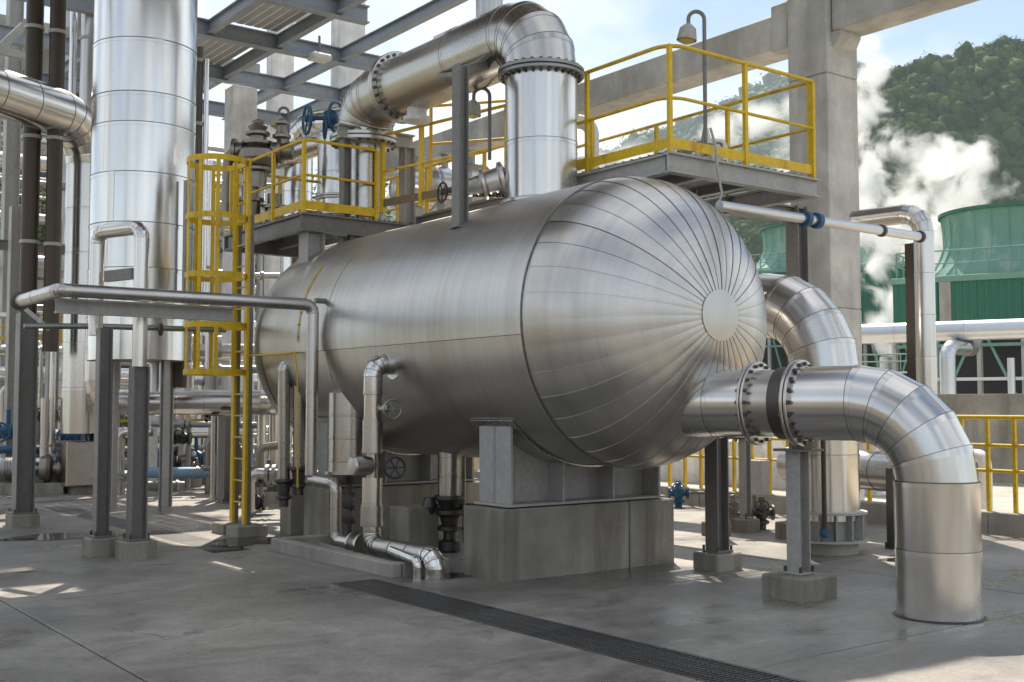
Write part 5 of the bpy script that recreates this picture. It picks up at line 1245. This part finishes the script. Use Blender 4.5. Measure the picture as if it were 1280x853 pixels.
# concrete basin wall and cooling towers
bw = thing('basin_wall', 'long grey concrete basin wall behind the yellow rail at the right', 'wall', (24, 14, 0))
e1 = Vector((math.cos(HX + R(58.7)), math.sin(HX + R(58.7)), 0)) * -1; e2 = Vector((-e1.y, e1.x, 0))
if e2.dot(f2) < 0: e2 = -e2
c = aD(1150, 493, 26); hz = c.z
k = -3
for k in range(-6, 4):
    m = MB(); q = (c + e1 * (2.4 * k + 1.2)); m.box(Vector((q.x, q.y, hz / 2 - .15)), (2.39, .3, hz + .3), .01, (e1, e2)); m.build('wall_panel', 'wall_render', bw)
def cooling_tower(o, name_l, W, Dp, z0, z1, stack_at, rs, zrim, detail=True):
    root = thing('cooling_tower', name_l, 'cooling tower', (o.x, o.y, 0), 'green cooling towers')
    P = lambda a, b_, z: Vector((o.x, o.y, 0)) + e1 * a + e2 * b_ + EZ * z
    # corrugated sheets
    def corr(p0, d, nrm, ln, za, zb, name):
        ns = max(1, round(ln / 1.6))
        for s_ in range(ns):
            m = MB(); vs, fs = [], []; a0 = ln * s_ / ns; k = 24
            for i in range(k + 1):
                off = 0.04 if (i % 4) < 2 else 0.0
                q = p0 + d * (a0 + (ln / ns - .01) * i / k) + nrm * (off + 0.004 * (s_ % 2))
                vs += [q + EZ * za, q + EZ * zb]
            for i in range(k): fs.append((2 * i, 2 * i + 2, 2 * i + 3, 2 * i + 1))
            m.add(vs, fs); m.build(name, 'green_sheet', root, 20)
    corr(P(0, 0, 0), e1, -e2, W, z0, z1, 'wall_sheet'); corr(P(0, Dp, 0), -e2, -e1, Dp, z0, z1, 'wall_sheet')
    m = MB(); m.box(P(W / 2, Dp / 2, z1 + .12), (W + .2, Dp + .2, .24), .02, (e1, e2)); m.build('roof', 'green_stack', root)
    m = MB(); m.box(P(W / 2, Dp / 2 + .3, (z0 + z1) / 2), (W - .3, Dp - .5, z1 - z0), 0, (e1, e2)); m.build('core', 'green_sheet', root)
    m = MB(); m.box(P(W / 2, Dp / 2 + 1, z0 / 2), (W - .6, Dp - 2, z0), 0, (e1, e2)); m.build('louver_dark', 'black_iron', root)
    m = MB(); m.bar(P(W * .155, -.08, z0), P(W * .155, -.08, z1), .42, .06, e2); m.build('panel_strip', 'concrete_pale', root)
    for i in range(9):
        a = W * i / 8
        m = MB(); m.bar(P(a, 0.05, -.2), P(a, 0.05, z0), .16, .16); m.build('leg', 'steel_pale', root)
        if i < 8:
            m = MB(); m.bar(P(a + .1, 0.1, 1.5 if i % 2 else z0 - .2), P(a + W / 8 - .1, 0.1, z0 - .2 if i % 2 else 1.5), .12, .1); m.build('brace', 'green_stack', root)
    for zz in (z0 * .55, z0 * .82, z0 * .97):
        m = MB(); m.bar(P(0, -.02, zz), P(W, -.02, zz), .1, .12); m.build('girt', 'green_stack' if zz > z0 * .6 else 'blue_silver', root)
    sc_ = P(*stack_at, 0); zb = z1 + .24
    H_ = zrim - zb; m = MB()
    prof = [(0, rs * 1.30), (H_ * .06, rs * 1.29), (H_ * .2, rs * 1.12), (H_ * .38, rs * 1.02), (H_ * .55, rs * .96), (H_ * .8, rs * .97), (H_ * .97, rs * 1.0), (H_, rs * 1.03), (H_ * 1.005, rs * .97), (H_ * .8, rs * .9), (H_ * .5, rs * .86), (H_ * .3, rs * .9)]
    n = 24
    for g in range(n):                                            # moulded staves with raised joints
        vs, fs = [], []
        for (t, rr) in prof:
            for j, f in enumerate((0.0, .06, .5, .94, 1.0)):
                an = 2 * math.pi * (g + f) / n; r2 = rr + (0.05 if j in (0, 4) else 0)
                vs.append(sc_ + Vector((r2 * math.cos(an), r2 * math.sin(an), zb + t)))
        for i in range(len(prof) - 1):
            for j in range(4): fs.append((i * 5 + j, i * 5 + j + 1, (i + 1) * 5 + j + 1, (i + 1) * 5 + j))
        mm = MB(); mm.add(vs, fs); mm.build('stack_stave', 'green_stack', root, 40)
    if detail:
        m = MB(); m.lathe(sc_ + EZ * (zrim - .12), EZ, [(0, rs * 1.0), (0, rs * 1.05), (.14, rs * 1.05), (.14, rs * 1.0)], 48); m.build('rim', 'green_sheet', root)
    pts = [P(.1, Dp, z1 + .24), P(.1, .1, z1 + .24), P(W - .1, .1, z1 + .24)]
    railing(root, pts, 1.0, 1.15, 0, mat='green_stack', rr=.03, post=.05, mids=(.5,))
    return root
o = aD(1118, 400, 45); z0, z1 = aD(1118, 407, 45).z, aD(1118, 356, 45).z
ct1 = cooling_tower(o, 'green cooling tower with flared fan stack at the right edge', 12.5, 8.5, z0, z1, (3.7, 4.3), 2.62, aD(1240, 262, 46).z)
o2 = aD(905, 400, 74)
ct2 = cooling_tower(o2, 'farther green cooling tower glimpsed between drum and column', 12, 8.5, aD(905, 412, 74).z, aD(905, 345, 74).z, (4.6, 4.3), 3.3, aD(950, 288, 76).z)
# big pipe before the tower and its branches
bp = thing('header_pipe', 'thick blue silver header pipe crossing before the green cooling tower', 'pipe', aD(1200, 410, 38))
c = aD(1130, 416, 38); rr = .33
clad_pipe(bp, [c - e1 * 2.5, c + e1 * 13], rr, .4, seg=2.2, n=28, mat='blue_silver')
bq = thing('branch_pipe', 'blue silver bent branch pipe below the header pipe at the right', 'pipe', aD(1185, 460, 36))
c = aD(1184, 434, 36.5); c2 = aD(1208, 434, 37.2)
clad_pipe(bq, [(c.x, c.y, -.2), (c.x, c.y, c.z), (c2.x, c2.y, c.z)], .25, .36, seg=.8, narc=4, n=24, mat='blue_silver')
m = MB(); m.cyl(c2, c2 + (c2 - c).normalized() * .3, .3, n=20); m.build('end_flange', 'galvanised', bq)
bq2 = upright(1260, 40, 9, 448, 560, 'white blue standpipe under the header pipe at the right edge', 'blue_silver', name='standpipe')
# stub stack with rising steam
st = upright(1104, 52, 14, 447, 560, 'white vent stub from which the steam column rises', 'white_paint', name='vent_stack')
yr2 = thing('guard_rail', 'pale green guard rail beyond the outlet bend by the vent stub', 'railing', aD(1080, 460, 44))
a = aD(1068, 462, 44); railing(yr2, [a, a + e1 * 2.6], .55, 1.0, 0, mat='green_stack', rr=.03)

# ------------------------------------------------------------------ hills and forest
def ridge(name, px0, px1, ys, D, depth, mat, nx=90, ny=26, rough=1.0):
    """a hillside rising from the plain: crest heights ys = [(px, py)] at distance D, foot at D - depth"""
    m = MB(); vs, fs = [], []
    for i in range(nx + 1):
        px = px0 + (px1 - px0) * i / nx
        py = np.interp(px, [q[0] for q in ys], [q[1] for q in ys])
        top = aD(px, py, D).z
        for j in range(ny + 1):
            t = j / ny; Dj = D - depth * (1 - t); b_ = aD(px, 500, Dj)
            h_ = top * (t ** 0.85)
            h_ *= 1 + 0.05 * math.sin(i * .31 + j * .2) * (1 - t) * t * 4 + .10 * math.sin(i * .13 + 1.0 + t * 2) * (1 - t) * 2 * t
            vs.append((b_.x, b_.y, h_ - 2))
        Dj = D + depth * .6; b_ = aD(px, 500, Dj); vs.append((b_.x, b_.y, -3))
    k = ny + 2
    for i in range(nx):
        for j in range(k - 1): fs.append((i * k + j, (i + 1) * k + j, (i + 1) * k + j + 1, i * k + j + 1))
    m.add(vs, fs); o = m.build(name, mat, ang=180); struct(o); return o, vs, k, nx, ny
crestR = [(700, 420), (850, 330), (950, 230), (1040, 150), (1095, 98), (1130, 84), (1180, 66), (1230, 56), (1290, 44), (1400, 30), (1700, 60), (1900, 150)]
hill1 = ridge('hill', 820, 1750, crestR, 620, 140, 'forest_floor', 100, 30)
crestL = [(200, 330), (420, 270), (600, 235), (700, 214), (800, 178), (900, 142), (960, 108), (1000, 92), (1060, 84), (1150, 100), (1300, 150)]
hill2 = ridge('far_hill', 200, 1300, crestL, 2000, 700, 'leaves_far', 120, 16)
def forest(name, hill, count, size, leafs, lsize, seed, core_div=1, power=0.75):
    """tree crowns over a hillside: lumpy core plus loose leaf sprays, one mass"""
    rng = np.random.default_rng(seed)
    _, vs, k, nx, ny = hill; V = np.array(vs).reshape(nx + 1, k, 3)
    bm = bmesh.new(); bmesh.ops.create_icosphere(bm, subdivisions=core_div, radius=1)
    cv = np.array([v.co[:] for v in bm.verts]); cf = np.array([[v.index for v in f.verts] for f in bm.faces]); bm.free()
    nv, nf = len(cv), len(cf)
    u = rng.random(count) * nx; t = rng.random(count) ** power * ny
    i0 = np.minimum(u.astype(int), nx - 1); j0 = np.minimum(t.astype(int), ny - 1); fu = (u - i0)[:, None]; ft = (t - j0)[:, None]
    P = (V[i0, j0] * (1 - fu) + V[i0 + 1, j0] * fu) * (1 - ft) + (V[i0, j0 + 1] * (1 - fu) + V[i0 + 1, j0 + 1] * fu) * ft
    S = size * np.exp(rng.normal(0, .28, count)); sh = np.stack([S * rng.uniform(.85, 1.15, count), S * rng.uniform(.85, 1.15, count), S * rng.uniform(.75, 1.25, count)], 1)
    P[:, 2] += sh[:, 2] * .55
    core = cv[None] * (1 + rng.normal(0, .18, (count, nv, 1))) * sh[:, None] * .78 + P[:, None]
    d = rng.normal(0, 1, (count, leafs, 3)); d[..., 2] += .25; d /= np.linalg.norm(d, axis=2, keepdims=True)
    c = P[:, None] + d * sh[:, None] * rng.uniform(.8, 1.16, (count, leafs, 1))
    a = rng.normal(0, 1, (count, leafs, 3)); a -= d * (a * d).sum(2, keepdims=True) * .6; a /= np.linalg.norm(a, axis=2, keepdims=True)
    b_ = np.cross(a, d); ls = lsize * rng.uniform(.6, 1.4, (count, leafs, 1))
    tri = np.stack([c - a * ls, c + b_ * ls * .9, c + a * ls * .8 - b_ * ls * .5], 2).reshape(-1, 3)
    verts = np.concatenate([core.reshape(-1, 3), tri]); 
    f1 = (cf[None] + (np.arange(count) * nv)[:, None, None]).reshape(-1, 3)
    f2n = np.arange(len(tri)).reshape(-1, 3) + count * nv
    fa = np.concatenate([f1, f2n]).astype(np.int32)
    me = bpy.data.meshes.new(name); me.vertices.add(len(verts)); me.vertices.foreach_set('co', verts.astype(np.float32).ravel())
    me.loops.add(fa.size); me.loops.foreach_set('vertex_index', fa.ravel()); me.polygons.add(len(fa))
    me.polygons.foreach_set('loop_start', np.arange(0, fa.size, 3, dtype=np.int32)); me.update(); me.validate()
    me.materials.append(MATS['leaves_far'])
    o = bpy.data.objects.new(name, me); col.objects.link(o); o['kind'] = 'stuff'; return o
forest('forest', hill1, 9500, 3.2, 90, 0.62, 3, 2, .9)
forest('far_forest', hill2, 7000, 13, 14, 4.0, 4, power=.45)

# ------------------------------------------------------------------ steam
def steam(name, blobs, dens, nscale, label, seed, thr=0.35):
    """billowing steam: soft lobes broken up by turbulence inside one closed box"""
    P = [(aD(px, py, D), r_ * D / F) for (px, py, D, r_) in blobs]
    lo = Vector([min(p[k] - r_ * 1.35 for p, r_ in P) for k in range(3)]); hi = Vector([max(p[k] + r_ * 1.35 for p, r_ in P) for k in range(3)])
    lo.z = max(lo.z, 0.2)
    c = (lo + hi) / 2; m = MB(); m.box(c, hi - lo)
    mt = bpy.data.materials.new(name); mt.use_nodes = True; t = mt.node_tree; t.nodes.clear()
    o = t.nodes.new('ShaderNodeOutputMaterial'); v = t.nodes.new('ShaderNodeVolumePrincipled'); t.links.new(v.outputs[0], o.inputs['Volume'])
    v.inputs['Color'].default_value = (0.995, 0.995, 0.998, 1); v.inputs['Anisotropy'].default_value = 0.1
    g = t.nodes.new('ShaderNodeNewGeometry')
    nz = t.nodes.new('ShaderNodeTexNoise'); nz.inputs['Scale'].default_value = nscale; nz.inputs['Detail'].default_value = 8; nz.inputs['Roughness'].default_value = .64; nz.inputs['Distortion'].default_value = .5
    mpn = t.nodes.new('ShaderNodeMapping'); mpn.inputs['Location'].default_value = (seed * 3.1, seed, 0); t.links.new(g.outputs['Position'], mpn.inputs[0]); t.links.new(mpn.outputs[0], nz.inputs['Vector'])
    cur = None
    for p, r_ in P:
        d = t.nodes.new('ShaderNodeVectorMath'); d.operation = 'DISTANCE'; t.links.new(g.outputs['Position'], d.inputs[0]); d.inputs[1].default_value = p
        q = t.nodes.new('ShaderNodeMath'); q.operation = 'MULTIPLY_ADD'; t.links.new(d.outputs['Value'], q.inputs[0]); q.inputs[1].default_value = -1 / r_; q.inputs[2].default_value = 1
        if cur is None: cur = q.outputs[0]
        else:
            mxx = t.nodes.new('ShaderNodeMath'); mxx.operation = 'SMOOTH_MAX'; t.links.new(cur, mxx.inputs[0]); t.links.new(q.outputs[0], mxx.inputs[1]); mxx.inputs[2].default_value = .25; cur = mxx.outputs[0]
    s_ = t.nodes.new('ShaderNodeMath'); s_.operation = 'MULTIPLY_ADD'; t.links.new(nz.outputs['Fac'], s_.inputs[0]); s_.inputs[1].default_value = 3.2; t.links.new(cur, s_.inputs[2])
    mr = t.nodes.new('ShaderNodeMapRange'); t.links.new(s_.outputs[0], mr.inputs[0]); mr.inputs[1].default_value = 1.6 + thr; mr.inputs[2].default_value = 1.6 + thr + .5; mr.inputs[3].default_value = 0; mr.inputs[4].default_value = dens
    t.links.new(mr.outputs[0], v.inputs['Density'])
    MATS[name] = mt
    ob = m.build(name, name, at=tuple(c)); ob['kind'] = 'stuff'; ob['label'] = label; ob['category'] = 'steam'
    return ob
D1 = 62
steam('steam_column', [(1104, 452, D1, 15), (1104, 436, D1, 24), (1100, 405, D1, 34), (1112, 370, D1, 38), (1095, 335, D1, 46), (1092, 290, D1, 52), (1088, 240, D1, 52), (1092, 190, D1, 46), (1080, 140, D1, 42), (1092, 95, D1, 34), (1078, 60, D1, 30)], 1.3, .55, 'white steam column rising beside the concrete column at the right', 1, .42)
D2 = 78
steam('steam_cloud', [(1215, 235, D2, 60), (1180, 250, D2, 64), (1140, 240, D2, 56), (1170, 205, D2, 48), (1225, 205, D2, 40), (1150, 300, D2, 62), (1140, 190, D2, 30)], 1.0, .40, 'billowing white steam cloud above the green cooling tower', 2, .40)
D3 = 90
steam('steam_wisp', [(985, 175, D3, 46), (945, 150, D3, 50), (900, 165, D3, 44), (985, 220, D3, 50), (1000, 130, D3, 34), (790, 200, D3, 50), (740, 210, D3, 50), (690, 220, D3, 40), (975, 420, D3, 40), (968, 360, D3, 34)], .55, .20, 'drifting white steam behind the near platform', 3, .5)

# ------------------------------------------------------------------ air
hb = MB(); hb.box((900, 900, 324), (7000, 7000, 651))
hm = bpy.data.materials.new('haze'); hm.use_nodes = True; t = hm.node_tree; t.nodes.clear()
o = t.nodes.new('ShaderNodeOutputMaterial'); v = t.nodes.new('ShaderNodeVolumePrincipled'); t.links.new(v.outputs[0], o.inputs['Volume'])
v.inputs['Color'].default_value = (0.78, 0.88, 1, 1); v.inputs['Density'].default_value = 0.00015
MATS['haze'] = hm
ho = hb.build('haze', 'haze'); ho['kind'] = 'stuff'
print('objects', len(bpy.data.objects), 'tris', sum(len(x.polygons) for x in bpy.data.meshes))
